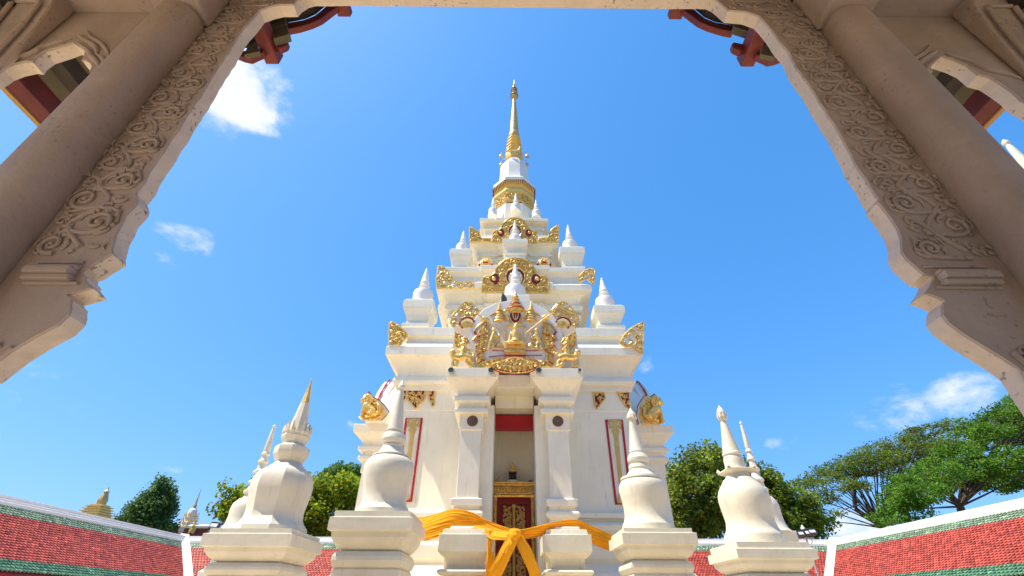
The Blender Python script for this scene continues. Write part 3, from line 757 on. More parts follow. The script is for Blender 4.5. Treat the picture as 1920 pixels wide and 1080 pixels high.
        g([(640, 640), (655, 600), (668, 560), (672, 535)], [pxm(28), pxm(26)])
        m.ball(Q(X(672), 505, .07), pxm(26), 10, 7); m.tube([Q(X(668), 488, .07), Q(X(655), 462, .07)], [pxm(14), pxm(3)], 6)
        g([(680, 545), (712, 580), (742, 550)], [pxm(15), pxm(10)]); g([(655, 550), (690, 600), (738, 590)], [pxm(14), pxm(9)])
        g([(640, 640), (670, 660), (660, 705), (690, 715)], [pxm(22), pxm(10)]); g([(630, 640), (620, 690), (600, 735)], [pxm(22), pxm(10)])
        o = m.build('angel_figure', GOLD, parent); fuse(o)
        # serpent boat planks
        o = ornament('carved_bracket', P2(F([(500, 945), (560, 880), (700, 850), (800, 835), (805, 862), (700, 900), (620, 945)])), Yp - .012, .07, .018, 66 + flip, parent, thick=.04)
        # rider on a lion
        m = MB(); g = lambda pts, r: limb(m, [Q(*p, .09) for p in F(pts)], r)
        g([(400, 840), (330, 815), (260, 830), (205, 820)], [pxm(42), pxm(46)]); g([(215, 830), (190, 790), (185, 765)], [pxm(40), pxm(36)])
        m.ball(Q(X(182), 765, .11), pxm(36), 10, 7); m.ball(Q(X(158), 772, .12), pxm(20), 8, 6)
        for k in range(8): a = k * .7; m.ball(Q(X(195 + 36 * math.cos(a)), 775 + 40 * math.sin(a), .08), pxm(15), 6, 5)
        g([(215, 860), (180, 890), (200, 940)], [pxm(26), pxm(15)]); g([(240, 865), (235, 905), (225, 945)], [pxm(24), pxm(14)])
        g([(390, 850), (420, 890), (400, 925), (430, 945)], [pxm(30), pxm(13)]); g([(360, 860), (350, 890), (400, 940)], [pxm(26), pxm(12)])
        g([(410, 830), (440, 790), (420, 780), (390, 800)], [pxm(17), pxm(10)])
        g([(305, 800), (310, 750), (318, 710)], [pxm(46), pxm(34)]); m.ball(Q(X(318), 668, .11), pxm(32), 10, 7)
        g([(290, 725), (262, 755), (250, 730)], [pxm(16), pxm(11)]); g([(345, 725), (380, 745), (400, 715)], [pxm(16), pxm(11)])
        m.tube([Q(X(318), 640, .1), Q(X(300), 610, .1), Q(X(285), 590, .1)], [pxm(30), pxm(18), pxm(4)], 8)
        for k in range(7): m.ball(Q(X(280 + k * 12), 645 + (k - 3) ** 2 * 2.5, .1), pxm(13), 6, 5)
        o = m.build('rider_on_lion', GOLD, parent); fuse(o, .008)
        ornament('flame_backing', P2(F([(205, 690), (212, 535), (250, 545), (290, 575), (350, 600), (380, 660), (300, 690), (250, 720)])), Yp - .03, .07, .02, 71 + flip, o, thick=.04)
        # crest above the shoulder
        cr_ = ornament('shoulder_crest', P2(F([(160, 420), (185, 330), (250, 250), (320, 185), (380, 170), (440, 205), (500, 285), (470, 345), (440, 400), (415, 370), (360, 345), (300, 365), (270, 410), (290, 470), (230, 455), (200, 480)])), Yp + .10, .075, .019, 75 + flip, parent, plate=WHITE2, thick=.06)
        m = MB(); m.tube(sub([Q(*p, .0) for p in F([(300, 478), (268, 430), (290, 380), (355, 352), (420, 372), (440, 410)])], 5), pxm(11), 6); m.build('red_scroll', DRED, cr_)
        m = MB(); c = Q(X(355), 470)
        for k in range(9): a = rad(15 + k * 19); m.tube([c, c + Vector((math.cos(a) * pxm(85), 0, math.sin(a) * pxm(85)))], [pxm(6), pxm(15)], 6)
        m.build('shell_fan', GOLD, cr_)
        pl = pxpoly(P2(F([(150, 960), (205, 480), (225, 445), (300, 440), (345, 470), (420, 420), (450, 380), (500, 600), (450, 960)])), Yp + .16)
        m = MB(); m.prism(pl, lambda s, t: Vector((s, Yp + .16, t)), lambda s, t: Vector((s, Yp + .42, t))); m.build('shoulder_wall', WHITE2, cr_, smooth=0)
    # crescent of flowers at the foot, hanging over the fascia
    cres = [(640, 935), (700, 900), (790, 880), (860, 850), (925, 838), (990, 850), (1060, 880), (1150, 900), (1195, 905), (1150, 975), (1060, 1010), (925, 1022), (790, 1010), (700, 980)]
    o = ornament('flower_crescent', P2(cres), Yp - .225, .075, .024, 81, parent, mirror=Q(925, 900).x, thick=.06)
    m = MB(); m.tube(sub([Q(*p, .30) for p in [(640, 938), (700, 985), (790, 1014), (925, 1026), (1060, 1014), (1150, 980), (1195, 908)]], 4), pxm(6), 5); m.build('red_hem', RED, o)
    m = MB(); rnd = random.Random(3)
    for k in range(60):
        a = rnd.uniform(-1, 1); rr_ = rnd.uniform(0, 1); m.ball(Q(925 + a * 130, 925 - (1 - a * a) * 75 * rr_, .16 + .05 * rnd.random()), pxm(rnd.uniform(11, 18)), 7, 5)
    m.build('flower_mass', GOLD, o)
    m = MB()
    for k in range(15):
        x = 680 + k * 35; y = 975 + 35 * (1 - ((x - 925) / 245) ** 2) - 14; m.ball(Q(x, y, .29), pxm(8), 7, 5, (1.5, .4, .8))
    m.build('painted_hollow', DRED, o)  # dark red beads standing for holes, their shade put into the colour
    return
tile_relief(front_porch)

# medallions, doorway, red board
for u, v in ((886, 789.5), (1046, 790)):
    c = P(u, v, YF - .03); r = 10.3 / FPX * DEP(YF, c.z)
    m = MB(); m.rings([[c + Vector((r * k * math.cos(a), -h, r * k * math.sin(a))) for a in [2 * PI * i / 24 for i in range(24)]] for k, h in [(1, -.01), (1, .012), (.9, .02), (.84, .012), (.5, .016), (.1, .02)]])
    m.build('medallion', BROWN, front_porch)
def bx(u0, u1, v0, v1, Y, y2):
    a = P(u0, v1, Y); b = P(u1, v0, Y); m = MB(); m.box(a.x, b.x, Y, y2, a.z, b.z); return m
bx(926.5, 1000.5, 779, 803.5, 9.34, 9.52).build('red_lintel_board', RED, front_porch, smooth=0, bevel=.006)
m = MB(); m.box(AX - .5, AX + .5, 9.90, 10.25, .05, ZP - .3); m.build('niche_wall', WHITE, front_porch, smooth=0)
YD = 9.6
def zd(v): return ZV(v, YD)
m = MB(); w = .385; z1, z0 = zd(931), .3
m.box(AX - w, AX + w, YD - .03, YD + .2, z1, zd(911)); m.box(AX - w - .012, AX + w + .012, YD - .08, YD + .2, zd(911), zd(905.5)); m.box(AX - w - .01, AX + w + .01, YD - .06, YD + .18, zd(932.5), zd(929.5))
for s in (-1, 1):
    a, b = sorted((AX + s * w, AX + s * (w - .055))); m.box(a, b, YD - .05, YD + .19, z0, zd(933))
    m.tube([Vector((AX + s * (w - .02), YD - .05, zd(906))), Vector((AX + s * (w - .01), YD - .05, zd(901)))], [.025, .004], 6)
door = m.build('doorway', GOLDD, front_porch, smooth=0, bevel=.006)
m = MB()
for i in range(12):
    x = AX - w + .04 + i * (2 * w - .08) / 11; zc = zd(920.5)
    m.tube([Vector((x + .045 * math.cos(a) * .8, YD - .045, zc + .062 * math.sin(a))) for a in [2 * PI * k / 12 for k in range(13)]], .013, 5); m.ball((x, YD - .04, zc), .018, 6, 5)
for s in (-1, 1):
    for k in range(40):
        z = zd(934) - k * .05; m.ball((AX + s * (w - .028) + .012 * math.sin(k * 1.7), YD - .06, z), .022, 6, 4, (1, .7, 1.2))
for zz_ in (911, 906.5, 930.5, 932):
    m.tube([Vector((AX - w - .015, YD - .085 + (.02 if zz_ > 920 else 0), zd(zz_))), Vector((AX + w + .015, YD - .085 + (.02 if zz_ > 920 else 0), zd(zz_)))], .014, 6)
m.build('carved_band', GOLD, door)
m = MB(); m.box(AX - .33, AX + .33, YD + .02, YD + .17, zd(944.5), zd(932))
for s in (-1, 1): a, b = sorted((AX + s * .33, AX + s * .245)); m.box(a, b, YD + .02, YD + .17, z0, zd(944.5))
m.build('red_door_frame', DRED, door, smooth=0, bevel=.008)
for s in (-1, 1):
    m = MB(); a, b = sorted((AX + s * .245, AX + s * .008)); m.box(a, b, YD + .08, YD + .14, z0, zd(944.5)); leaf = m.build('door_leaf', DRED, door, smooth=0)
    pl = [(a + .035, z0), (b - .035, z0), (b - .035, zd(946.5)), (a + .035, zd(946.5))] if s < 0 else [(a + .035, z0), (b - .03, z0), (b - .03, zd(946.5)), (a + .035, zd(946.5))]
    m = MB(); scrolls(m, pl, .048, lambda p, q, h: Vector((p, YD + .08 - h, q)), .014, 90 + s, leaf=1.0); m.build('gilded_relief', GOLDP, leaf)
m = MB(); m.tube([Vector((AX, YD + .06, z0)), Vector((AX, YD + .06, zd(950)))], .028, 8); m.ball((AX, YD + .05, zd(948)), .045, 8, 6, (1, .5, 1.2)); m.build('centre_stile', GOLDP, door)

# two small images on the ledge over the door
def small_buddha(name, label, u, vt, vb, Y, hw):
    c = P(u, vb, Y); zt = P(u, vt, Y).z; h = zt - c.z; w = hw / FPX * DEP(Y, c.z)
    o = thing(name, label, 'statue', c)
    m = MB(); V = lambda x, y, z: c + Vector((x * w, y * w, z * h))
    m.tube([V(0, 0, .02), V(0, 0, .1), V(0, 0, .3), V(0, 0, .5), V(0, 0, .56), V(0, 0, .62)], [w * .8, w * .7, w * .48, w * .52, w * .3, w * .2], 12)
    m.ball(V(0, 0, .7), h * .11, 10, 8); m.tube([V(0, 0, .78), V(0, 0, .85), V(0, 0, 1.0)], [h * .07, h * .05, h * .01], 8)
    for s in (-1, 1):
        limb(m, [V(s * .45, 0, .5), V(s * .66, -.1, .35), V(s * .6, -.4, .2), V(s * .1, -.6, .17)], [w * .17, w * .1]); limb(m, [V(s * .2, 0, .1), V(s * .95, -.1, .09), V(s * .7, -.5, .08), V(-s * .3, -.6, .1)], [w * .28, w * .15])
    b = m.build('seated_figure', GOLD, o); md = b.modifiers.new('fuse', 'REMESH'); md.mode = 'VOXEL'; md.voxel_size = h / 60; md.use_smooth_shade = True
    return o, c, w, h
o, c, w, h = small_buddha('buddha_statue', 'small golden seated Buddha on a black pedestal above the door', 961, 867, 886, 9.72, 6.6)
m = MB(); zb0, zb1 = P(961, 901, 9.72).z, P(961, 886, 9.72).z; hh = zb1 - zb0
sweep_rect(m, [(.0, zb0), (.0, zb0 + .16 * hh), (-.02, zb0 + .22 * hh), (-.02, zb0 + .4 * hh), (-.01, zb0 + .5 * hh), (-.03, zb0 + .6 * hh), (-.03, zb0 + .75 * hh), (-.01, zb0 + .82 * hh), (-.01, zb1)], c.x - .088, c.x + .088, 9.72 - .088, 9.72 + .088); m.build('pedestal', BLACK, o, bevel=.004)
m = MB(); a = P(951.5, 908, 9.72); m.box(a.x, P(970.5, 908, 9.72).x, 9.63, 9.82, zd(905.5) + .001, zb0); m.build('stone_base', WHITE2, o, bevel=.004)
small_buddha('buddha_statue', 'tiny golden seated figure left of the black pedestal, on the ledge above the door', 935, 889, 908.5, 9.70, 6.0)
for u, lb in ((952, 'small pale bowl left of the stone base on the ledge above the door'), (994, 'small dark offering bowl at the far right of the ledge above the door')):
    c = P(u, 906.5, 9.62); m = MB(); m.lathe([(.012, zd(905.5) + .001), (.03, zd(905.5) + .015), (.036, zd(905.5) + .04), (.03, zd(905.5) + .05), (.028, zd(905.5) + .045)], c.x, 9.62, 12)
    tag(m.build('offering_bowl', BROWN if u > 990 else WHITE2), lb, 'bowl')
# four round green spotlights on the fascia
for u, r, lb in ((846.5, 5.6, 'round green glass spotlight at the far left end of the porch fascia'), (921, 5.6, 'round green glass spotlight on the fascia between the left lion rider and the flower crescent'), (1010, 5.4, 'round green glass spotlight on the fascia just right of the flower crescent'), (1086, 3.2, 'smallest green spotlight at the right end of the porch fascia')):
    c = P(u, 697, YF - .32); R = r / FPX * DEP(YF - .3, c.z)
    o = thing('spotlight', lb, 'spotlight', c, 'green spotlights along the porch fascia')
    ringp = lambda k, h: [c + Vector((R * k * math.cos(a), -h, R * k * math.sin(a))) for a in [2 * PI * i / 18 for i in range(18)]]
    m = MB(); m.rings([ringp(1, -.01), ringp(1, .09), ringp(.86, .09), ringp(.84, .05)], cap1=False); m.build('housing', GREY, o)
    m = MB(); m.rings([ringp(.85, .02), ringp(.85, .06), ringp(.5, .072), ringp(.05, .076)]); m.build('lens', GREENG, o)
# dark slate finial tip behind the crown
c = P(945.5, 561.5, 9.35)
m = MB(); k = 1 / FPX * DEP(9.35, c.z)
m.prism([(c.x - 5.2 * k, c.z - .25), (c.x + 5 * k, c.z - .25), (c.x + 5 * k, c.z + 1 * k), (c.x + 2 * k, c.z + 7 * k), (c.x - 4 * k, c.z + 15 * k), (c.x - 4.6 * k, c.z + 9 * k), (c.x - 6 * k, c.z + 4 * k)], lambda s, t: Vector((s, 9.31, t)), lambda s, t: Vector((s, 9.39, t)))
m.build('slate_finial', SLATE, st2, smooth=0, bevel=.01)

# ------------------------------------------------------------------ free-standing stupas round the tower
def stupa_base(m, x, y, w, rows):
    """square pedestal: rows are (fraction of half width, height)"""
    rs = []
    for k, z in rows:
        a = w * k; rs.append([Vector((x - a, y - a, z)), Vector((x + a, y - a, z)), Vector((x + a, y + a, z)), Vector((x - a, y + a, z))])
    m.rings(rs)
def base_rows(Y, w, vs):
    """vs: photo rows on the front face of step top, slab top, slab bottom, cove end, roll end"""
    z = lambda v, k: P(960, v, Y - w * k).z
    t, a, b, c, d = vs; lo = z(d, .8) - .25
    return [(.92, z(t, .92)), (.92, z(a, .92)), (1.0, z(a, 1) - .004), (1.0, z(b, 1)), (.975, z(b, 1) - .004), (.975, z(b + 1.5, .975)), (.92, z(b + 2.5, .92)), (.90, z(b + (c - b) * .35, .9)), (.83, z(b + (c - b) * .65, .83)), (.72, z(c - 2.5, .72)), (.68, z(c - 1.5, .68)), (.68, z(c, .68)),
            (.76, z(c + 1, .76)), (.82, z(c + (d - c) * .3, .82)), (.83, z(c + (d - c) * .55, .83)), (.79, z(d - 3, .79)), (.74, z(d, .74)), (.78, z(d, .74) - .02), (.78, lo), (1.0, lo - .08), (1.08, lo - .25), (1.08, .05)]
def small_stupa(label, Y, zoom, prof, gold=None, n=28, rot=0.0, slab_front=None, axis_v=(0, 0), base=None, group=None, lotus=None, square=None, bud=None, extra=None):
    """prof: (row, left, right) in a zoomed photo crop; zoom = (u0, v0, scale)"""
    u0, v0, sc = zoom
    rows = [(v0 + y / sc, u0 + l / sc, u0 + r / sc) for y, l, r in prof]
    vb, lb, rb = rows[-1]
    xs_ = sorted(P((l + r) / 2, v, Y).x for v, l, r in rows); x = xs_[len(xs_) // 2]
    pr = []
    for v, l, r in rows:
        z = P((l + r) / 2, v, Y).z; pr.append(((r - l) / 2 / FPX * DEP(Y, z) * math.cos(math.atan(x / DEP(Y, z))) / (math.cos(PI / n) if n < 12 else 1), z))   # wide lens stretches round things off the axis
    pr.reverse()
    zb = pr[0][1]
    o = thing('small_stupa', label, 'stupa', (x, Y, 0), group)
    cut = None
    if gold:
        zg = P(0, v0 + gold / sc, Y).z
        lo = [p for p in pr if p[1] <= zg]; hi = [p for p in pr if p[1] > zg]
        t = (zg - lo[-1][1]) / (hi[0][1] - lo[-1][1]); rg = lo[-1][0] + (hi[0][0] - lo[-1][0]) * t
        m = MB(); m.lathe([(rg * 1.03, zg)] + hi, x, Y, n, rot); m.build('gilded_tip', GOLD, o, smooth=40)
        pr = lo + [(rg, zg)]
    pr = [(pr[0][0], base_rows(Y, slab_front, base)[0][1] - .02)] + pr
    m = MB(); m.lathe(pr, x, Y, n, rot); m.build('bell', OLDWHITE, o, smooth=24 if n > 12 else 24, bevel=0.004 if n < 12 else 0)
    w = slab_front
    m = MB(); br = base_rows(Y, w, base); stupa_base(m, x, Y, w, br)
    m.build('pedestal', OLDWHITE, o, smooth=0, bevel=.010)
    if lotus:
        m = MB()
        for lv, lr, ln, hgt, q in lotus:
            z = P(0, v0 + lv / sc, Y).z; R = lr / sc / FPX * DEP(Y, z); H = hgt / sc / FPX * DEP(Y, z)
            for k in range(q):
                a = 2 * PI * k / q + rot; nrm = Vector((math.cos(a), math.sin(a), 0)); t = Vector((-nrm.y, nrm.x, 0)); c = Vector((x, Y, z)); hw = R * PI / q * 1.05
                rs = []
                for f, ww, oo in [(0, .8, 0), (.3, 1.0, .10), (.6, .75, .12), (.85, .35, .10), (1, .05, .16)]:
                    b = c + nrm * (R + oo * H) + Vector((0, 0, f * H))
                    rs.append([b - t * hw * ww, b + nrm * hw * .45 * ww, b + t * hw * ww, b - nrm * .02])
                m.rings(rs)
        m.build('lotus_petals', OLDWHITE, o, smooth=20)
    if square:
        m = MB()
        for sv0, sv1, sr in square:
            za, zc = P(0, v0 + sv0 / sc, Y).z, P(0, v0 + sv1 / sc, Y).z; R = sr / sc / FPX * DEP(Y, za)
            stupa_base(m, x, Y, R, [(.62, za), (.95, zc - (zc - za) * .45), (1, zc - (zc - za) * .4), (1, zc - .005), (.9, zc)])
            for a in (-1, 1):
                for b in (-1, 1):
                    p = Vector((x + a * R * .93, Y + b * R * .93, zc)); m.rings([[p + Vector((dx, dy, 0)) for dx, dy in ((-.022, -.022), (.022, -.022), (.022, .022), (-.022, .022))], [p + Vector((a * .004 + dx, b * .004 + dy, .04)) for dx, dy in ((-.004, -.004), (.004, -.004), (.004, .004), (-.004, .004))]])
        m.build('corner_plate', OLDWHITE, o, bevel=.006)
    return o
GS = 'white stupas standing round the tower'
# octagonal bell with a gilded tip
small_stupa('octagonal white stupa with a gold painted tip, on a moulded pedestal left of the tower', 5.6, (370, 690, 2.77),
    [(50, 581, 583), (66, 576, 582), (74, 574, 583), (80, 571, 581), (176, 532, 574), (280, 484, 563), (330, 468, 566), (345, 440, 572), (362, 430, 574), (372, 434, 572), (388, 445, 568), (398, 448, 560), (404, 432, 562), (416, 398, 570), (424, 394, 571), (450, 393, 571), (458, 396, 570), (484, 412, 560), (492, 412, 546), (503, 398, 548), (515, 378, 560), (524, 372, 566), (532, 350, 574), (548, 326, 588), (575, 304, 600), (610, 292, 604), (650, 285, 598), (700, 276, 578), (750, 264, 556), (785, 250, 550), (806, 232, 556), (822, 212, 566), (832, 200, 572), (842, 196, 574)],
    gold=176, n=8, rot=PI / 8, slab_front=.45, base=(993, 1002, 1025.7, 1057, 1082), group=GS, lotus=[(352, 60, 0, 58, 16), (345, 46, 0, 66, 12)])
small_stupa('round white stupa with plain pointed finial, left of the orange sash', 7.2, (370, 690, 2.77),
    [(58, 1061, 1063), (80, 1050, 1071), (95, 1038, 1078), (104, 1037, 1079), (110, 1043, 1074), (116, 1046, 1073), (318, 986, 1070), (320, 980, 1074), (327, 979, 1075), (330, 986, 1070), (342, 980, 1072), (344, 970, 1077), (356, 959, 1080), (375, 953, 1082), (390, 959, 1078), (396, 968, 1070), (398, 972, 1066), (404, 970, 1068), (406, 962, 1072), (415, 962, 1070), (432, 948, 1074), (448, 938, 1082), (456, 918, 1100), (458, 910, 1106), (464, 909, 1108), (466, 916, 1100), (472, 902, 1104), (488, 876, 1115), (510, 863, 1124), (540, 860, 1126), (575, 863, 1124), (620, 869, 1112), (660, 868, 1100), (695, 860, 1093), (720, 846, 1094), (738, 820, 1098), (746, 812, 1102)],
    slab_front=.55, base=(959, 970, 994.5, 1034, 1066), group=GS)
small_stupa('round white stupa with lotus bud finial and banded neck, right of the sash', 7.2, (1130, 740, 3.177),
    [(78, 167, 169), (100, 157, 184), (122, 147, 203), (138, 148, 203), (148, 160, 200), (156, 163, 200), (240, 160, 220), (330, 157, 243), (336, 154, 246), (344, 154, 249), (350, 158, 247), (366, 150, 266), (384, 146, 278), (400, 149, 277), (408, 155, 271), (416, 160, 268), (422, 154, 277), (440, 152, 284), (450, 157, 281), (470, 148, 302), (484, 141, 319), (492, 122, 342), (496, 108, 354), (508, 105, 357), (511, 114, 350), (516, 110, 354), (526, 100, 364), (545, 93, 377), (572, 91, 381), (620, 103, 381), (670, 116, 381), (720, 122, 388), (750, 121, 402), (772, 116, 420), (784, 112, 428)],
    slab_front=.49, base=(988.5, 996.5, 1018.5, 1049, 1074), group=GS, lotus=[(128, 24, 0, 24, 8)])
small_stupa('white stupa with faceted spire, horned square plate and bud finial', 5.6, (1130, 740, 3.177),
    [(64, 687, 689), (88, 678, 716), (108, 674, 727), (128, 680, 726), (136, 688, 722), (142, 688, 731), (150, 690, 732), (156, 694, 728), (250, 700, 770), (346, 708, 818), (352, 704, 826), (360, 705, 828), (366, 714, 824), (392, 714, 840), (410, 720, 846), (452, 726, 856), (470, 730, 872), (492, 734, 892), (500, 728, 896), (508, 718, 914), (530, 712, 940), (545, 704, 955), (570, 690, 982), (600, 685, 1002), (635, 688, 1014), (680, 704, 1024), (720, 722, 1034), (760, 742, 1048), (800, 748, 1072), (824, 744, 1094), (840, 736, 1112), (850, 734, 1116)],
    n=32, slab_front=.40, base=(1013, 1025, 1044, 1072, 1096), group=GS, lotus=[(126, 22, 0, 40, 8)], square=[(456, 426, 82)])
def thin_stupa(label, ut, vt, Y, hscale, group, bell_r):
    t = P(ut, vt, Y); H = hscale; zb = t.z - H; r = bell_r
    o = thing('small_stupa', label, 'stupa', (t.x, Y, 0), group)
    m = MB(); pf = [(1.15, 0), (1.1, .012), (.98, .03), (.86, .08), (.82, .14), (.84, .2), (.78, .25), (.6, .285), (.45, .30), (.40, .33), (.50, .345), (.50, .36), (.36, .38), (.33, .42), (.42, .435), (.40, .45), (.28, .47), (.25, .51), (.34, .525), (.34, .54), (.22, .56), (.19, .61), (.26, .625), (.24, .645), (.17, .66), (.16, .69), (.22, .70), (.20, .715), (.15, .725), (.17, .75), (.14, .83), (.085, .95), (.06, .965), (.10, .975), (.09, .985), (.01, 1)]
    m.lathe([(a * r, zb + b * H) for a, b in pf], t.x, Y, 24); m.build('bell', OLDWHITE, o)
    m = MB(); stupa_base(m, t.x, Y, r * .98, [(1, zb), (1, zb - .2), (.7, zb - .35), (.7, zb - .5), (.95, zb - .6), (.95, .05)]); m.build('pedestal', OLDWHITE, o, bevel=.008)
    return o
GT = 'slender white stupas further back'
thin_stupa('slender ringed white stupa half hidden behind the gold-tipped octagonal stupa', 515.5, 796, 9.6, 2.08, GT, .38)
thin_stupa('slender ringed white stupa half hidden behind the stupa with the faceted spire', 1388, 790, 9.6, 2.12, GT, .30)
t = thin_stupa('thin white spire with a bulbous tip at the right edge, seen past the side arch', 1880, 262, 4.0, 3.4, GT, .42)

# ------------------------------------------------------------------ stair pedestals and the orange sash
for u0, u1, vt, lb in ((822, 925, 990, 'white moulded stair pedestal left of the doorway, orange sash lying over it'), (1018, 1110, 990, 'white moulded stair pedestal right of the doorway, orange sash lying over it')):
    Yn = 7.55; x0, x1 = P(u0, 1018, Yn).x, P(u1, 1018, Yn).x; wd = x1 - x0
    z = lambda v: P(960, v, Yn).z
    o = thing('stair_pedestal', lb, 'pedestal', ((x0 + x1) / 2, Yn + .35, 0), 'stair pedestals before the door')
    m = MB(); sweep_rect(m, [(.1, .05), (.1, z(1135)), (-.1, z(1100)), (-.12, z(1085)), (-.12, z(1079)), (-.03, z(1078)), (0.0, z(1072)), (-.02, z(1068)), (-.12, z(1065)), (-.13, z(1058)), (-.10, z(1047)), (-.04, z(1040)), (-.02, z(1037)), (-.02, z(1035.5)), (0, z(1035)), (0, z(1001.5)), (-.04, z(1001)), (-.055, z(991))], x0, x1, Yn, Yn + .8)
    m.build('pedestal', OLDWHITE, o, bevel=.010)
    m = MB(); m.box(x0 + .14, x1 - .14, Yn + .14, Yn + .66, z(992), z(984)); m.build('cap', WHITE2, o, bevel=.02)

def cloth(name, spine, folds, seed, parent, amp=.05, Yfn=None, nu=48, th=.005):
    """pleated ribbon: spine = [(u_top, v_top, u_bot, v_bot, Y)], folds across"""
    rnd = random.Random(seed); ph = [rnd.uniform(0, 6.28) for _ in range(4)]
    sp = sub(spine, 7); rows = []
    for i, (ut, vt, ub, vb, Y) in enumerate(sp):
        row = []
        for k in range(nu + 1):
            t = k / nu
            tt = t + .028 * math.sin(2 * PI * t * folds + ph[0] + i * .05)
            q = t * folds * 1.7 + .35 * math.sin(i * .13 + ph[2]) * math.sin(PI * t) + ph[0]
            cr1 = 1 - abs(math.sin(PI * q)); cr2 = 1 - abs(math.sin(PI * (q * 1.73 + i * .035) + ph[3]))
            big = math.sin(PI * t * 1.3 + ph[1] + i * .12)
            cr3 = 1 - abs(math.sin(PI * (q * 2.9 - i * .05) + ph[1]))
            h = amp * (.8 * cr1 ** 3.5 * (.35 + .65 * math.sin(i * .17 + 5 * t + ph[3]) ** 2) + .7 * cr2 ** 3 * math.cos(i * .11 + 3 * t + ph[1]) ** 2 + .35 * cr3 ** 4 + 1.1 * big)
            row.append(P(ut + (ub - ut) * tt, vt + (vb - vt) * tt, Y - h))
        rows.append(row)
    m = MB(); n = nu + 1
    m.add([p for r in rows for p in r], [(i * n + j, i * n + j + 1, (i + 1) * n + j + 1, (i + 1) * n + j) for i in range(len(rows) - 1) for j in range(nu)])
    o = m.build(name, CLOTH, parent, smooth=75)
    sd = o.modifiers.new('thick', 'SOLIDIFY'); sd.thickness = th; sd.offset = 0
    ss = o.modifiers.new('sub', 'SUBSURF'); ss.levels = 1; ss.render_levels = 1
    return o
sash = thing('sash', 'long orange cloth sash knotted in front of the door and draped over both stair pedestals', 'sash', P(966, 1000, 7.4))
cloth('swag', [(742, 968, 740, 1024, 8.3), (785, 972, 772, 1020, 8.2), (815, 965, 800, 1014, 8.0), (850, 955, 836, 1004, 7.80), (885, 961, 872, 992, 7.72), (910, 974, 898, 992, 7.66), (935, 984, 920, 1010, 7.54), (962, 993, 950, 1012, 7.42), (972, 996, 966, 1008, 7.38)], 4.2, 5, sash, .024)
cloth('swag', [(960, 994, 964, 1010, 7.38), (985, 991, 985, 1011, 7.44), (1010, 985, 1012, 1007, 7.56), (1040, 978, 1040, 1003, 7.68), (1070, 974, 1072, 1001, 7.78), (1092, 978, 1090, 1004, 7.85), (1118, 990, 1108, 1018, 8.0), (1148, 1003, 1140, 1032, 8.15), (1190, 1014, 1186, 1044, 8.3)], 3.4, 8, sash, .024)
cloth('hanging_tail', [(955, 996, 972, 1000, 7.36), (950, 1008, 972, 1014, 7.33), (938, 1030, 960, 1040, 7.33), (922, 1060, 948, 1066, 7.34), (905, 1086, 936, 1092, 7.36), (880, 1130, 920, 1134, 7.40)], 2.2, 12, sash, .016, nu=18)
cloth('hanging_tail', [(964, 1000, 980, 1004, 7.36), (967, 1018, 986, 1014, 7.34), (976, 1040, 996, 1030, 7.34), (984, 1058, 1006, 1056, 7.35), (992, 1078, 1013, 1076, 7.37), (1000, 1120, 1022, 1120, 7.40)], 2.0, 14, sash, .016, nu=18)
cloth('hanging_tail', [(908, 990, 924, 996, 7.58), (912, 1010, 926, 1014, 7.56), (913, 1040, 926, 1044, 7.56), (911, 1072, 925, 1076, 7.57), (908, 1120, 924, 1122, 7.6)], 1.8, 17, sash, .016, nu=16)
cloth('knot', [(956, 992, 954, 1004, 7.34), (962, 989, 960, 1013, 7.30), (970, 990, 969, 1014, 7.30), (977, 993, 977, 1008, 7.34)], 2.5, 21, sash, .02, nu=14)

# ------------------------------------------------------------------ tiled galleries round the courtyard
def tiles(m, corner, along, down, nrm, L_, slope, bw, bh, rnd, lo, hi, seed=0, base=(1, 1, 1)):
    """overlapping pointed tiles between slope distances lo and hi"""
    nr = int((hi - lo) / bh + .5); nc = int(L_ / bw)
    for i in range(nr):
        for j in range(nc):
            s = (j + (.5 if i % 2 else 0)) * bw; d = lo + i * bh
            o = corner + along * s + down * d + nrm * rnd.uniform(0, .004)
            w = bw * .445; ln = bh * 1.5
            up = nrm * .036; up2 = nrm * .012
            a = o - along * w + nrm * .004; b = o + along * w + nrm * .004
            c = o + along * w + down * bh + up; e = o - along * w + down * bh + up; p = o + down * ln + up * 1.05
            t = rnd.uniform(.62, 1.2) * (1 if rnd.random() > .09 else rnd.choice((.65, 1.4, 1.5)))
            r_ = rnd.uniform(-.05, .05)
            m.add([a, b, c, p, e, c - nrm * .036, p - nrm * .036, e - nrm * .036], [(0, 1, 2, 3, 4), (4, 3, 6, 7), (3, 2, 5, 6)], ((t + r_) * base[0], t * base[1], (t - r_) * base[2]))
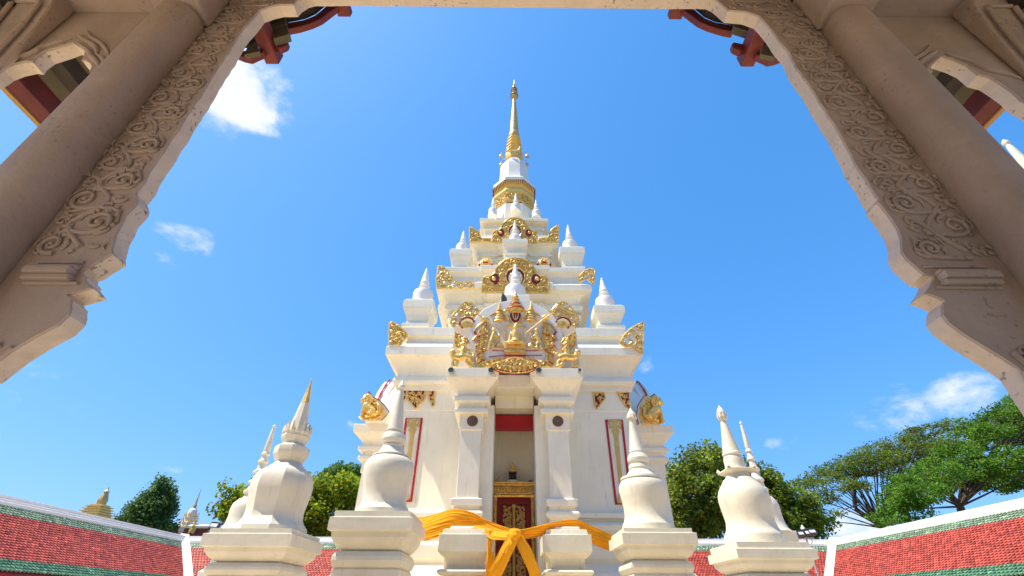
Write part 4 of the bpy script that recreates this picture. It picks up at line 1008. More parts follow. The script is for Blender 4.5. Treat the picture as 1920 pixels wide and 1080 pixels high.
def gallery(label, ridge0, ridge1, inward, seed, drop=1.84, run=2.19):
    ridge0 = Vector(ridge0); ridge1 = Vector(ridge1); inward = Vector(inward).normalized()
    along = (ridge1 - ridge0); L_ = along.length; along.normalize()
    down = (inward * run + Vector((0, 0, -drop))); SL = down.length; down.normalize(); nrm = along.cross(down).normalized()
    if nrm.z < 0: nrm = -nrm
    o = thing('gallery', label, 'gallery', (ridge0 + ridge1) / 2 * 1.0)
    o.location.z = 0
    rnd = random.Random(seed)
    # roof boarding on both slopes, under the tiles
    m = MB()
    a0, a1 = ridge0, ridge1; b0, b1 = ridge0 + down * SL, ridge1 + down * SL
    out = -inward * run + Vector((0, 0, -drop)); c0, c1 = ridge0 + out, ridge1 + out; dz = Vector((0, 0, -.09))
    m.add([a0 + dz * .3, a1 + dz * .3, b1 + dz * .3, b0 + dz * .3, c0 + dz * .3, c1 + dz * .3, a0 + dz, a1 + dz, b1 + dz, b0 + dz, c0 + dz, c1 + dz], [(0, 1, 2, 3), (1, 0, 4, 5), (7, 6, 9, 8), (6, 7, 11, 10), (3, 2, 8, 9), (4, 10, 11, 5), (0, 3, 9, 6), (0, 6, 10, 4), (1, 7, 8, 2), (1, 5, 11, 7)])
    m.build('roof', DRED, o, smooth=0)
    q = .10
    for nm, mt, lo, hi, bs in (('green_tile_band', TILE_G, .20, .70, (2.3, 1.45, 1.7)), ('red_tiles', TILE_R, .70, 2.38, (1, 1, 1)), ('green_tile_band', TILE_G, 2.38, SL - .04, (1, 1, 1))):  # upper green band paler: reflected light put into its tint
        m = MB(); tiles(m, ridge0, along, down, nrm, L_, SL, .12, q, rnd, lo, hi, 0, bs); m.build(nm, mt, o, smooth=0)
    # white ridge with a stepped section
    m = MB(); R = lambda e, z: e + z
    sec = [(-.29, -.30), (-.29, -.13), (-.23, -.11), (-.23, -.06), (-.15, -.04), (-.15, .045), (.15, .045), (.15, -.04), (.23, -.06), (.23, -.11), (.29, -.13), (.29, -.30)]
    m.rings([[e + inward * a + Vector((0, 0, b)) for a, b in sec] for e in (ridge0, ridge1)]); m.build('ridge', WHITE2, o, smooth=0, bevel=.01)
    # red fascia, wall
    m = MB(); f0, f1 = b0 - Vector((0, 0, .10)) - inward * .03, b1 - Vector((0, 0, .10)) - inward * .03
    m.rings([[e + inward * a + Vector((0, 0, z)) for a, z in ((0, 0), (.035, 0), (.035, -.28), (0, -.28))] for e in (f0, f1)]); m.build('fascia', RED, o, smooth=0)
    m = MB(); w0, w1 = ridge0 + inward * (run - .7), ridge1 + inward * (run - .7); zt = ridge0.z - drop
    m.rings([[Vector((e.x, e.y, 0)) + inward * a + Vector((0, 0, z)) for a, z in ((-.25, 0), (0, 0), (0, zt + .3), (-.25, zt + .3))] for e in (w0, w1)]); m.build('wall', RED, o, smooth=0)
    return o
XL, XR, YB, ZR = -14.3, 14.15, 22.6, EYE + 2.5
gallery('long gallery roof of red tiles with green bands and white ridge along the left side', (XL, -2, ZR), (XL, YB, ZR), (1, 0, 0), 1)
gallery('long gallery roof of red tiles with green bands and white ridge along the right side', (XR, -2, ZR), (XR, YB, ZR), (-1, 0, 0), 2)
back = gallery('gallery roof of red tiles closing the courtyard behind the tower', (XL, YB, ZR - .015), (XR, YB, ZR - .015), (0, -1, 0), 3)
for s, X in ((1, XL), (-1, XR)):             # white valley gutters where the roofs meet
    m = MB(); a = Vector((X, YB, ZR)); b = Vector((X + s * 2.25, YB - 2.25, ZR - 1.86)); d = (b - a).normalized(); side = Vector((s, s * 1.0, 0)).cross(Vector((0, 0, 1))); side = Vector((1, s, 0)).normalized()
    m.rings([[e + side * w + Vector((0, 0, z)) for w, z in ((-.18, .06), (-.16, .14), (.16, .14), (.18, .06), (.18, -.3), (-.18, -.3))] for e in (a - d * .0, b)]); m.build('valley_strip', WHITE2, back, smooth=0, bevel=.01)

# ------------------------------------------------------------------ floodlights
def floodlight(name, label, heads, pole_u, pole_v, Y, foot_v, pointed):
    c = P(pole_u, pole_v, Y)
    o = thing(name, label, 'floodlight', (c.x, Y, 0)); k = DEP(Y, c.z) / FPX
    m = MB(); m.lathe([(.035, 0.05), (.032, c.z + 4 * k)], c.x, Y, 10)
    m.build('pole', GREY, o)
    if pointed:
        m = MB(); m.lathe([(.04, c.z + 6 * k), (.07, c.z + 7 * k), (.07, c.z + 9 * k), (.01, c.z + 14 * k)], c.x, Y, 10); m.build('cap', WHITE2, o)
    m = MB(); m.tube([c + Vector((-14 * k, 0, -9 * k)), c + Vector((14 * k, 0, -7 * k))], .025, 6); m.tube([c + Vector((6 * k, -.02, -8 * k)), c + Vector((9 * k, -.05, -13 * k)), c + Vector((6 * k, 0, -18 * k))], .012, 5); m.build('bracket', GREY, o)
    for du, dv, hw, hh, tilt in heads:
        h = c + Vector((du * k, -.10, -dv * k)); rot = Matrix.Rotation(rad(-28), 3, 'X') @ Matrix.Rotation(rad(tilt), 3, 'Y')
        m = MB(); w, hg = hw * k, hh * k
        m.box(-w, w, -.0, .10, -hg, hg, rot, h)
        for i in range(7): m.box(-w * .9, w * .9, .10, .16, -hg + hg * 2 * (i + .3) / 7, -hg + hg * 2 * (i + .6) / 7, rot, h)
        for a in ((-w, w, hg * .82, hg), (-w, w, -hg, -hg * .82), (-w, -w * .86, -hg * .82, hg * .82), (w * .86, w, -hg * .82, hg * .82)): m.box(a[0], a[1], -.025, 0, a[2], a[3], rot, h)
        hd = m.build('lamp_head', DGREY, o, smooth=0)
        m = MB(); m.box(-w * .80, w * .80, -.012, -.002, -hg * .55, hg * .45, rot, h); m.build('lamp_glass', GLASS, hd, smooth=0)
    return o
floodlight('floodlight', 'dark floodlights with three heads on a grey pole, at the right roof corner', [(-10, 0.5, 5.6, 5, -4), (1.8, -1, 4.2, 5, -4), (12.5, -3, 7, 5, -4)], 1508.5, 1000, 18.0, 1080, True)
floodlight('floodlight', 'pair of dark floodlights above the roof behind the octagonal stupa', [(-14, -6, 8, 6, 4), (13, -5, 9, 6, -3), (-14, 4, 7, 2.2, 4)], 416, 992, 18.0, 1080, False)

# ------------------------------------------------------------------ far buildings
Yg = 44
def far_lathe(rows, Y, n, rot, square=False):
    pr = []
    for v, l, r in rows:
        c = P((l + r) / 2, v, Y); pr.append(((r - l) / 2 / FPX * DEP(Y, c.z) / math.cos(PI / n), c.z, c.x))
    return pr
gt = thing('golden_tower', 'top of a golden stepped tower showing above the left gallery roof', 'tower', (P(182, 960, Yg).x, Yg, 0))
zo = lambda x, y: (x / 5.333, 900 + y / 5.333)
xg = P(182, 960, Yg).x
def grow(rows):
    out = []
    for y, hw in rows:
        z = P(186, 900 + y / 5.333, Yg).z; out.append((hw / 5.333 / FPX * DEP(Yg, z) * 1.41, z))
    return out
m = MB(); rows = []
y, w = 400, 124
for i in range(6): rows += [(y, w), (y - 9, w), (y - 13, w - 24), (y - 25, w - 24)]; y -= 25; w -= 8
rs = grow(rows[::1])
for k_, (r, z) in enumerate(rs): pass
m.lathe([(rs[0][0], 0.0)] + rs, xg, Yg, 4, PI / 4); m.build('stepped_base', GOLD, gt, smooth=0)
m = MB(); m.lathe(grow([(250, 30), (234, 30), (212, 33), (206, 33), (170, 25), (130, 15), (124, 14), (121, 19), (115, 18), (100, 7), (92, 4), (84, 4), (66, 1)]), xg, Yg, 8, PI / 8); m.build('spire', GOLDP, gt, smooth=20)
# hall with a tiered crown roof
Yh = 46; hall = thing('crown_roofed_hall', 'hall with white and gold tiered crown spire and curling roof finials beyond the left gallery', 'temple hall', (P(352, 995, Yh).x, Yh, 0))
zz = lambda x, y, Y=Yh: P(300 + x / 6, 900 + y / 6, Y)
hx = P(352, 985, Yh).x
def hrow(rows, k=1.0):
    return [(w / 6 / FPX * DEP(Yh, zz(330, y).z) * k, zz(330, y).z) for y, w in rows]
m = MB(); m.lathe(hrow([(640, 45), (560, 62), (535, 70), (530, 62), (505, 60), (480, 62), (470, 50), (440, 48), (425, 50), (418, 40), (385, 38), (376, 38), (360, 34), (340, 32), (322, 22), (318, 15)], 1.3), hx, Yh, 8, PI / 8); m.build('white_tier', WHITE2, hall, smooth=20)
m = MB(); m.lathe(hrow([(320, 22), (312, 22), (308, 16), (302, 20), (294, 20), (290, 14), (284, 17), (276, 17), (272, 12), (200, 6.5), (82, 1)]), hx, Yh, 12); m.build('golden_needle', GOLDP, hall)
m = MB()
for y, w in ((530, 72), (470, 60), (415, 48)):
    (r, z), = hrow([(y, w)], 1.12); m.lathe([(r * .98, z - .12), (r * 1.06, z - .1), (r * 1.06, z), (r * .9, z + .06)], hx, Yh, 8, PI / 8)
    for k in range(8):
        a = PI / 8 + k * PI / 4; c = Vector((hx + r * math.cos(a), Yh + r * math.sin(a), z)); n = Vector((math.cos(a), math.sin(a), 0))
        m.tube([c, c + n * .10 + Vector((0, 0, .10)), c + n * .15 + Vector((0, 0, .28)), c + n * .09 + Vector((0, 0, .44))], [.05, .045, .03, .01], 6)
        b = a + PI / 8; c = Vector((hx + r * .93 * math.cos(b), Yh + r * .93 * math.sin(b), z)); m.tube([c, c + Vector((0, 0, .30))], [.06, .01], 6)
m.build('gilded_tier_edge', GOLD, hall)
def hallroof(s):
    m = MB(); x0 = hx; w = 3.2
    ze = zz(330, 545).z; zg = 4.0
    m.prism([(x0 + s * .6, ze), (x0 + s * 3.6, ze), (x0 + s * 5.5, zg), (x0 + s * .2, zg)], lambda a, b: Vector((a, Yh - 1.2, b)), lambda a, b: Vector((a, Yh + 2.2, b)))
    r = m.build('tiled_roof', ORED, hall, smooth=0)
    m = MB(); m.tube([Vector((x0 + s * .6, Yh - 1.22, ze)), Vector((x0 + s * 3.6, Yh - 1.22, ze))], .16, 6); m.tube([Vector((x0 + s * 3.6, Yh - 1.25, ze)), Vector((x0 + s * 5.5, Yh - 1.25, zg))], .16, 6); m.build('white_bargeboard', WHITE2, r)
hallroof(-1); hallroof(1)
m = MB()
for pts in [[(160, 600), (185, 520), (165, 470), (178, 430), (200, 395)], [(135, 580), (140, 520), (135, 500), (150, 460)], [(425, 620), (450, 560), (480, 520), (470, 500), (510, 460), (518, 435)], [(455, 620), (485, 580), (480, 560), (515, 530), (520, 510)], [(395, 545), (400, 510), (425, 490), (427, 460)], [(85, 590), (120, 560), (110, 530), (100, 490)]]:
    q = sub([zz(*p) - Vector((0, 1.3, 0)) for p in pts], 5); m.tube(q, [.13 * (1 - i / len(q)) + .02 for i in range(len(q))], 6)
for x, y in ((150, 560), (200, 500), (110, 575), (205, 560), (150, 595), (460, 580), (440, 600), (475, 545)): m.ball(zz(x, y) - Vector((0, 1.35, 0)), .15, 7, 5)
m.build('curling_finials', GOLD, hall)
m = MB(); m.box(hx - 6, hx + 6, Yh - .8, Yh + 6, 0, 4.2); m.build('wall', WHITE2, hall, smooth=0)

# ------------------------------------------------------------------ trees
def make_tree(name, label, foot, lobes, lm, Y, seed, n_cl, n_lf, leaf, rc, trunk_r, fork, pw=.5, fan=.10, extra=0, group=None, shell=.55, up=.75, flat=1.0, dark=(.75, 1.2), yel=.25, thin=.018, tint2=(1.5, 1.25, .5)):
    """lobes: (u, v, half width px, half height px, depth offset, depth radius) of the crown masses"""
    rnd = random.Random(seed)
    fx = P(foot, 1000, Y).x
    o = thing(name, label, 'tree', (fx, Y, 0), group)
    pts = []; wts = [l[2] * l[3] for l in lobes]; tot = sum(wts)
    for li, (u, v, hw, hh, dy, dr) in enumerate(lobes):
        c = P(u, v, Y + dy); k = DEP(Y + dy, c.z) / FPX
        for _ in range(max(4, int(n_cl * wts[li] / tot))):
            while True:
                q = Vector((rnd.uniform(-1, 1), rnd.uniform(-1, 1), rnd.uniform(-1, 1)))
                if shell * rnd.random() ** .5 < q.length < 1: break
            pts.append((c + Vector((q.x * hw * k, q.y * dr, q.z * hh * k)), rnd.uniform(*dark)))
    root = Vector((fx, Y, 0)); fk = Vector((P(fork[0], fork[1], Y).x, Y, P(fork[0], fork[1], Y).z))
    nodes = [(root, trunk_r, -1), (fk, trunk_r * .8, 0)]
    order = sorted(pts, key=lambda p: (p[0] - fk).length)
    segs = []
    NL = [fk]
    m = MB()
    tr = sub([root, root + (fk - root) * .35 + Vector((rnd.uniform(-.2, .2), 0, 0)), root + (fk - root) * .7 + Vector((rnd.uniform(-.25, .25), 0, 0)), fk], 3)
    m.tube(tr, [trunk_r * (1.15 - .35 * i / (len(tr) - 1)) for i in range(len(tr))], 9)
    parent = [-1]; pos = [fk]; 
    for p, _ in order:
        dtgt = (p - fk).length
        best, bi = 1e9, 0
        for i, q in enumerate(pos):
            dq = (q - fk).length
            if dq > dtgt: continue
            d = (p - q).length + fan * dq
            if d < best: best, bi = d, i
        a = pos[bi]; L_ = (p - a).length
        if L_ > 1.4 * rc:
            mid = a + (p - a) * .5 + Vector((rnd.uniform(-.07, .07) * L_, rnd.uniform(-.07, .07) * L_, .08 * L_ * (1 if up > 0 else -1)))
            pos.append(mid); parent.append(bi); bi = len(pos) - 1
        pos.append(p - Vector((0, 0, rc * .3 * flat))); parent.append(bi)
    load = [1] * len(pos)
    for i in range(len(pos) - 1, 0, -1): load[parent[i]] += load[i]
    mx = load[0]
    for i in range(1, len(pos)):
        r1 = max(thin, trunk_r * .72 * (load[i] / mx) ** pw); r0 = max(thin, trunk_r * .72 * (load[parent[i]] / mx) ** pw); r0 = min(r0, r1 * 1.35)
        m.tube([pos[parent[i]], pos[i]], [r0, r1 * .92], 5)
    for p, _ in rnd.sample(pts, extra):
        d = p - fk; q = sub([fk, fk + d * .33 + Vector((rnd.uniform(-.3, .3), 0, d.length * .02)), fk + d * .68 + Vector((rnd.uniform(-.4, .4), 0, d.length * .03)), p], 4)
        m.tube(q, [.085 * (1 - .75 * i / (len(q) - 1)) for i in range(len(q))], 5)
    m.build('trunk', BARK, o, smooth=60)
    lv = MB()
    for p, t in pts:
        for _ in range(n_lf):
            while True:
                q = Vector((rnd.uniform(-1, 1), rnd.uniform(-1, 1), rnd.uniform(-1, 1)))
                if q.length < 1: break
            c = p + Vector((q.x * rc, q.y * rc, q.z * rc * flat))
            nrm = Vector((rnd.gauss(0, .7), rnd.gauss(0, .7), rnd.gauss(up, .55))).normalized()
            a = nrm.cross(Vector((rnd.uniform(-1, 1), rnd.uniform(-1, 1), rnd.uniform(-.6, .3)))).normalized(); b = nrm.cross(a)
            l = leaf * rnd.uniform(.65, 1.25); w = l * .42
            g = t * rnd.uniform(.75, 1.25); col = (g, g, g)
            if rnd.random() < yel: col = (g * tint2[0], g * tint2[1], g * tint2[2])
            lv.add([c - a * l * .5, c + b * w + nrm * l * .06, c + a * l * .55 - nrm * l * .1, c - b * w + nrm * l * .06], [(0, 1, 2, 3)], col)
    lv.build('crown', lm, o, smooth=0)
    return o
LF_RAIN = leafmat('rain_tree_leaf', (.14, .215, .03)); LF_RAIN2 = leafmat('bright_rain_tree_leaf', (.115, .26, .022)); LF_MIX = leafmat('mango_leaf', (.16, .24, .036)); LF_YEL = leafmat('young_leaf', (.25, .36, .022)); LF_DK = leafmat('dark_leaf', (.11, .22, .03)); LF_BLUE = leafmat('bluish_leaf', (.12, .22, .06))
make_tree('rain_tree', 'thin layered rain tree with bare fanning branches beyond the right gallery roof', 1640,
    [(1500, 913, 26, 8, 0, 3), (1530, 900, 36, 12, 0, 4), (1565, 886, 44, 15, 1, 5), (1605, 868, 46, 16, -1, 5), (1655, 845, 50, 16, 0, 5), (1705, 822, 50, 14, 2, 5), (1760, 810, 54, 12, 0, 5), (1805, 818, 40, 16, 2, 4), (1640, 872, 60, 14, -3, 4), (1720, 848, 60, 18, -2, 4), (1570, 915, 50, 9, -4, 3), (1540, 938, 34, 8, 3, 3), (1535, 972, 34, 8, -2, 3), (1690, 885, 40, 12, 4, 3), (1760, 850, 40, 20, 3, 3)],
    LF_RAIN, 50, 11, 640, 42, .185, .72, .32, (1655, 990), pw=.55, fan=.62, extra=60, group='rain trees beyond the gallery', shell=.0, up=.9, flat=.45, yel=.3, thin=.03)
make_tree('rain_tree', 'dense bright green rain tree with dark limbs, rising at the right edge beyond the gallery', 1790,
    [(1905, 772, 44, 24, 0, 4), (1860, 795, 45, 24, 0, 4), (1930, 800, 60, 30, 2, 4), (1825, 830, 45, 22, -1, 4), (1780, 866, 52, 18, 0, 4), (1745, 900, 50, 20, -2, 4), (1705, 930, 42, 20, -3, 3), (1690, 962, 36, 18, -2, 3), (1870, 870, 60, 26, -3, 3), (1875, 903, 60, 16, 4, 3), (1800, 898, 50, 14, 5, 3), (1715, 905, 40, 16, 4, 3), (1930, 890, 40, 30, 0, 3), (1960, 780, 50, 60, 0, 5)],
    LF_RAIN2, 40, 12, 900, 58, .19, .62, .34, (1800, 950), pw=.55, fan=.4, extra=40, group='rain trees beyond the gallery', shell=.25, up=.8, flat=.6, yel=.22, thin=.03, tint2=(1.5, 1.15, .6))
make_tree('broadleaf_tree', 'bushy olive green tree with yellow tinged leaves between the two right hand stupas', 1310,
    [(1312, 868, 42, 30, 0, 2.2), (1340, 880, 36, 34, .5, 2), (1262, 905, 24, 36, 0, 2), (1300, 930, 60, 40, -.5, 2.2), (1255, 960, 26, 40, 0, 2), (1345, 955, 50, 50, 0, 2.2), (1290, 985, 50, 30, 0, 2), (1380, 900, 34, 40, 1, 2)],
    LF_MIX, 29, 13, 400, 54, .19, .48, .25, (1310, 985), shell=.6, dark=(.6, 1.25), yel=.34, tint2=(2.3, 1.75, .6))
make_tree('broadleaf_tree', 'bushy green tree right of the horned stupa, before the rain trees', 1460,
    [(1425, 900, 22, 24, 0, 2), (1440, 930, 34, 34, 0, 2), (1475, 945, 36, 28, 0, 2), (1510, 970, 30, 22, 0, 2), (1455, 975, 50, 30, 0, 2), (1420, 960, 30, 40, 0, 2), (1535, 990, 20, 14, 0, 1.5)],
    LF_MIX, 30, 14, 300, 54, .19, .48, .2, (1460, 985), shell=.6, dark=(.7, 1.3), yel=.34, tint2=(2.1, 1.8, .6))
make_tree('leaning_tree', 'dark green narrow leaning tree behind the left gallery roof', 290,
    [(310, 906, 9, 11, 0, 1), (303, 920, 16, 14, 0, 1.3), (292, 938, 24, 14, 0, 1.6), (275, 952, 26, 12, 0, 1.6), (258, 968, 26, 11, 0, 1.6), (296, 960, 22, 18, 0, 1.6), (280, 980, 34, 16, 0, 1.6), (240, 980, 14, 7, 0, 1), (312, 945, 8, 18, 0, 1.2), (305, 990, 16, 12, 0, 1.2)],
    LF_BLUE, 36, 15, 260, 46, .18, .45, .2, (285, 1000), shell=.1, dark=(.7, 1.25), yel=.12)
make_tree('broadleaf_tree', 'sunlit yellow green leafy tree behind the left stupas', 560,
    [(446, 925, 18, 12, 0, 1.4), (432, 955, 16, 14, 0, 1.4), (455, 965, 24, 20, 0, 1.6), (500, 950, 40, 40, 0, 2), (560, 940, 40, 40, 0, 2), (605, 925, 34, 26, 0, 2), (650, 925, 30, 26, 0, 2), (625, 960, 50, 32, 0, 2), (670, 955, 16, 40, 0, 1.6), (600, 985, 40, 24, 0, 2)],
    LF_YEL, 28, 16, 380, 50, .20, .48, .22, (560, 1000), shell=.6, dark=(.7, 1.25), yel=.3, tint2=(1.5, 1.1, .4))
make_tree('broadleaf_tree', 'dark green rounded tree top above the yellow green tree, left of the tower', 650,
    [(652, 892, 32, 14, 0, 2), (622, 893, 16, 8, 0, 1.5), (670, 905, 24, 20, 0, 2), (640, 915, 36, 18, 0, 2)],
    LF_DK, 35, 17, 170, 80, .18, .48, .22, (655, 960), shell=.6, dark=(.75, 1.2), yel=.2)

# ------------------------------------------------------------------ the pavilion the photograph is taken from
pav = thing('pavilion', 'shaded plaster pavilion with cusped arches and carved scrollwork framing the view', 'pavilion', (0, 1.5, 0))
Y1, Y2 = 1.50, 1.59
SILL = [(20, 708), (7, 718)]
LPX = [(56, 679), (98, 653), (141, 630), (160, 611), (163.6, 600), (163, 591), (165, 584.5), (158, 577), (157, 574), (174, 570), (200.5, 562), (188, 547.5), (190, 542), (183, 535), (183.6, 529), (193.5, 526), (211, 514), (236, 499), (235, 490), (242.7, 461), (258.5, 428), (278, 407), (280, 398), (276, 386), (292, 366), (300, 347), (313, 327), (333, 297), (363, 247), (390, 207), (410, 170), (430, 140), (449, 108), (460, 88), (474.7, 70), (488, 54), (496, 43), (514, 36.5), (533, 32), (558.6, 32), (565, 24), (579, 15), (592.5, 11.5), (690, 11.5), (958, 14.5)]
RPX = [(1230, 17), (1323, 17.5), (1335, 23), (1357, 43), (1390, 46), (1413, 54), (1430, 73), (1447, 98), (1470, 127), (1480, 153), (1503, 183), (1523, 220), (1547, 257), (1563, 287), (1583, 330), (1603, 360), (1620, 391), (1625, 396), (1624, 404), (1633, 414.5), (1645.5, 431.6), (1660, 455), (1665, 472), (1666, 497), (1675, 510), (1705, 537), (1720, 539), (1722, 544.5), (1716, 557), (1705, 572), (1718, 575), (1737, 583), (1741, 587), (1737, 595.5), (1737, 612.6), (1748, 627.5), (1773, 646.6), (1807, 668), (1841, 689), (1867, 707), (1875, 714)]
def rough_path(px, seed, step=.05, amp=.0045):
    rnd = random.Random(seed); pts = [(P(u, v, Y2).x, P(u, v, Y2).z) for u, v in px]; out = []
    for (x0, z0), (x1, z1) in zip(pts, pts[1:]):
        n = max(1, int(math.hypot(x1 - x0, z1 - z0) / step))
        for i in range(n): t = i / n; out.append((x0 + (x1 - x0) * t + (rnd.uniform(-amp, amp) if i else 0), z0 + (z1 - z0) * t + (rnd.uniform(-amp, amp) if i else 0)))
    out.append(pts[-1]); return out
lp = rough_path([(3, 720)] + LPX, 5); rp = rough_path(RPX, 6)
zl = lp[0][1]; zr = rp[-1][1]
XO = 2.02; ZT = EYE + 4.72
outer = [(XO, zr - .01), (XO, ZT), (-XO, ZT), (-XO, zl - .01)]
poly = lp + rp + outer
# the face wall keeps its front plane; the soffit and sides are the reveal, bounced light put into its paler colour
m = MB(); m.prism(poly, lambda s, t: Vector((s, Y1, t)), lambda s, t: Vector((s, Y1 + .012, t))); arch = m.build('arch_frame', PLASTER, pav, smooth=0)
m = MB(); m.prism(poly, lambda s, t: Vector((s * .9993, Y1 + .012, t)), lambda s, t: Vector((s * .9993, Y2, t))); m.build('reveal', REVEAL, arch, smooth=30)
# carved scrollwork bands
def vine(m, poly, s, step, fr, seed):
    """undulating stem with alternating spirals and flame leaves, cut in relief"""
    rnd = random.Random(seed); zs = [p[1] for p in poly]; z, z1 = min(zs) + step * .35, max(zs)
    def span(zq):
        xs = []
        for i in range(len(poly)):
            (xa, za), (xb, zb_) = poly[i], poly[(i + 1) % len(poly)]
            if (za > zq) != (zb_ > zq): xs.append(xa + (xb - xa) * (zq - za) / (zb_ - za))
        return (min(xs), max(xs)) if len(xs) > 1 else None
    def stroke(pts, r0, r1, hh=.006):
        pts = [p for p in pts if inside(p, poly)]
        if len(pts) < 3: return
        n = len(pts)
        m.tube([fr(p[0], p[1], hh * (.4 + .6 * math.sin(PI * (i + .5) / n))) for i, p in enumerate(pts)], [max(.003, r0 + (r1 - r0) * i / (n - 1)) for i in range(n)], 6)
    k = 0; stem = []
    while z < z1 - step * .2:
        sp = span(z)
        if sp is None: break
        w = sp[1] - sp[0]; c = (sp[0] + sp[1]) / 2; side = 1 if k % 2 else -1
        R_ = min(w * .20, step * .42) * rnd.uniform(.75, 1.15)
        cx, cz = c + side * w * .22, z + step * .1
        stem.append((c - side * w * .16, z))
        pts = []
        for i in range(22):
            t = i / 21; a = -PI / 2 + side * (2 * PI * 1.5 * t) * 1; r = R_ * (1 - .86 * t)
            pts.append((cx + r * math.cos(a), cz + r * math.sin(a)))
        stroke([(c - side * w * .16, z - step * .28), ((c + cx) / 2, cz - R_ * 1.05)] + pts, .0125, .006, .006)
        m.ball(fr(cx, cz, .004), R_ * .22, 8, 5)
        for j in range(7):                       # flame leaves round the spiral
            a = rnd.uniform(0, 2 * PI) if j > 4 else -PI * .1 * side + side * (j - 1) * .75 + (0 if side > 0 else PI)
            L_ = R_ * rnd.uniform(.75, 1.25); px, pz = cx + R_ * 1.12 * math.cos(a), cz + R_ * 1.12 * math.sin(a)
            b = a + side * .7
            stroke([(px + L_ * t * math.cos(b + 1.1 * t * side), pz + L_ * t * math.sin(b + 1.1 * t * side)) for t in (0, .2, .4, .6, .8, 1)], .0105, .003, .004)
        for j in range(9):                       # small leaves filling the other edge
            px = c - side * w * rnd.uniform(.05, .47); pz = z + step * rnd.uniform(-.45, .5); b = rnd.choice((-1, 1)) * .6 - PI / 2 + rnd.uniform(-.5, .5)
            L_ = R_ * rnd.uniform(.6, 1.0)
            stroke([(px + L_ * t * math.cos(b + t * .9), pz + L_ * t * math.sin(b + t * .9)) for t in (0, .25, .5, .75, 1)], .011, .003, .005)
        if rnd.random() < .8:
            px = c - side * w * .30; pz = z + step * .12; r2 = R_ * .5
            stroke([(px + r2 * (1 - .8 * i / 11) * math.cos(side * i * .62), pz + r2 * (1 - .8 * i / 11) * math.sin(side * i * .62)) for i in range(12)], .010, .005, .006)
        z += step * rnd.uniform(.92, 1.06); k += 1
    if len(stem) > 2:
        q = sub(stem, 6); m.tube([fr(x, zz, .003) for x, zz in q], .012, 6)
    elif len(stem) == 2: m.tube([fr(x, zz, .003) for x, zz in stem], .012, 6)
def zat(v, u): return P(u, v, Y1).z
zb1 = P(150, 490, Y1).z; zb0 = P(120, 600, Y1).z
def side_band(path, s, z0, z1, inset, outer_x):
    a = [(x - s * -inset * 1.0 if False else x + s * inset, z) for x, z in path if z0 < z < z1]
    a.sort(key=lambda p: p[1])
    return [(outer_x, z0)] + a + [(outer_x, z1)]
for s, path, sd in ((-1, lp, 7), (1, rp, 8)):
    ox = s * 2.075
    band = side_band(path, s, zb1 + .03, ZT - .3, .014, ox)
    m = MB(); fl = lambda x, y, s=s: -PI / 2 - s * .5
    vine(m, band, s, .135, lambda a, b, h: Vector((a, Y1 - h, b)), sd)
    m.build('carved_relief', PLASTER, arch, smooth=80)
    m = MB(); lowb = side_band(path, s, zl + .02, zb0 - .05, .03, ox)
    m.tube([(s * 1.99, Y1 - .003, zl + .05), (s * 1.88, Y1 - .003, zb0 - .22), (s * 1.84, Y1 - .003, zb0 - .12)], .012, 6)
    vine(m, lowb, s, .12, lambda a, b, h: Vector((a, Y1 - h, b)), sd + 3)
    m.build('carved_relief', PLASTER, arch, smooth=80)
    m = MB()
    for za, zb_, pr in ((.0, .014, .014), (.032, .05, .03), (.05, .082, .045), (.082, .108, .032), (.108, .122, .014)):
        zz0 = zb1 - .125 + (.122 - zb_); zz1 = zb1 - .125 + (.122 - za)
        xs = [abs(x) for x, z in path if zz0 - .03 < z < zz1 + .03]; xi = max(xs) + .006 if xs else 1.75
        x0, x1 = sorted((s * xi, s * 1.975)); m.box(x0, x1, Y1 - pr, Y1 + .004, zz0, zz1)
    m.build('moulding', PLASTER, arch, smooth=0, bevel=.006)
    # wall pier below and behind the round pillar
    x0, x1 = sorted((s * (1.825 if s > 0 else 1.915), s * 2.16)); m = MB(); m.box(x0, x1, Y1 + .004, Y2 - .003, 0.05, EYE + .86); m.build('pier', REVEAL, pav, smooth=0, bevel=.008)
    cx, cy = s * 2.182, 1.44
    m = MB(); rr_ = .122
    cs = [(abs(math.cos(a)) ** .72 * math.copysign(1, math.cos(a)) * rr_, abs(math.sin(a)) ** .72 * math.copysign(1, math.sin(a)) * rr_) for a in [2 * PI * k / 40 for k in range(40)]]
    zt_ = EYE + 3.16
    m.rings([[Vector((cx + x * k, cy + y * k, z)) for x, y in cs] for z, k in ((.05, 1.5), (.45, 1.5), (.5, 1.12), (.6, 1.02), (1.6, 1.0), (2.6, .995), (zt_ - .02, .99), (zt_, .96), (zt_ + .012, .9), (zt_ + .05, .9))])
    m.build('pillar', PLASTER, pav, smooth=50)
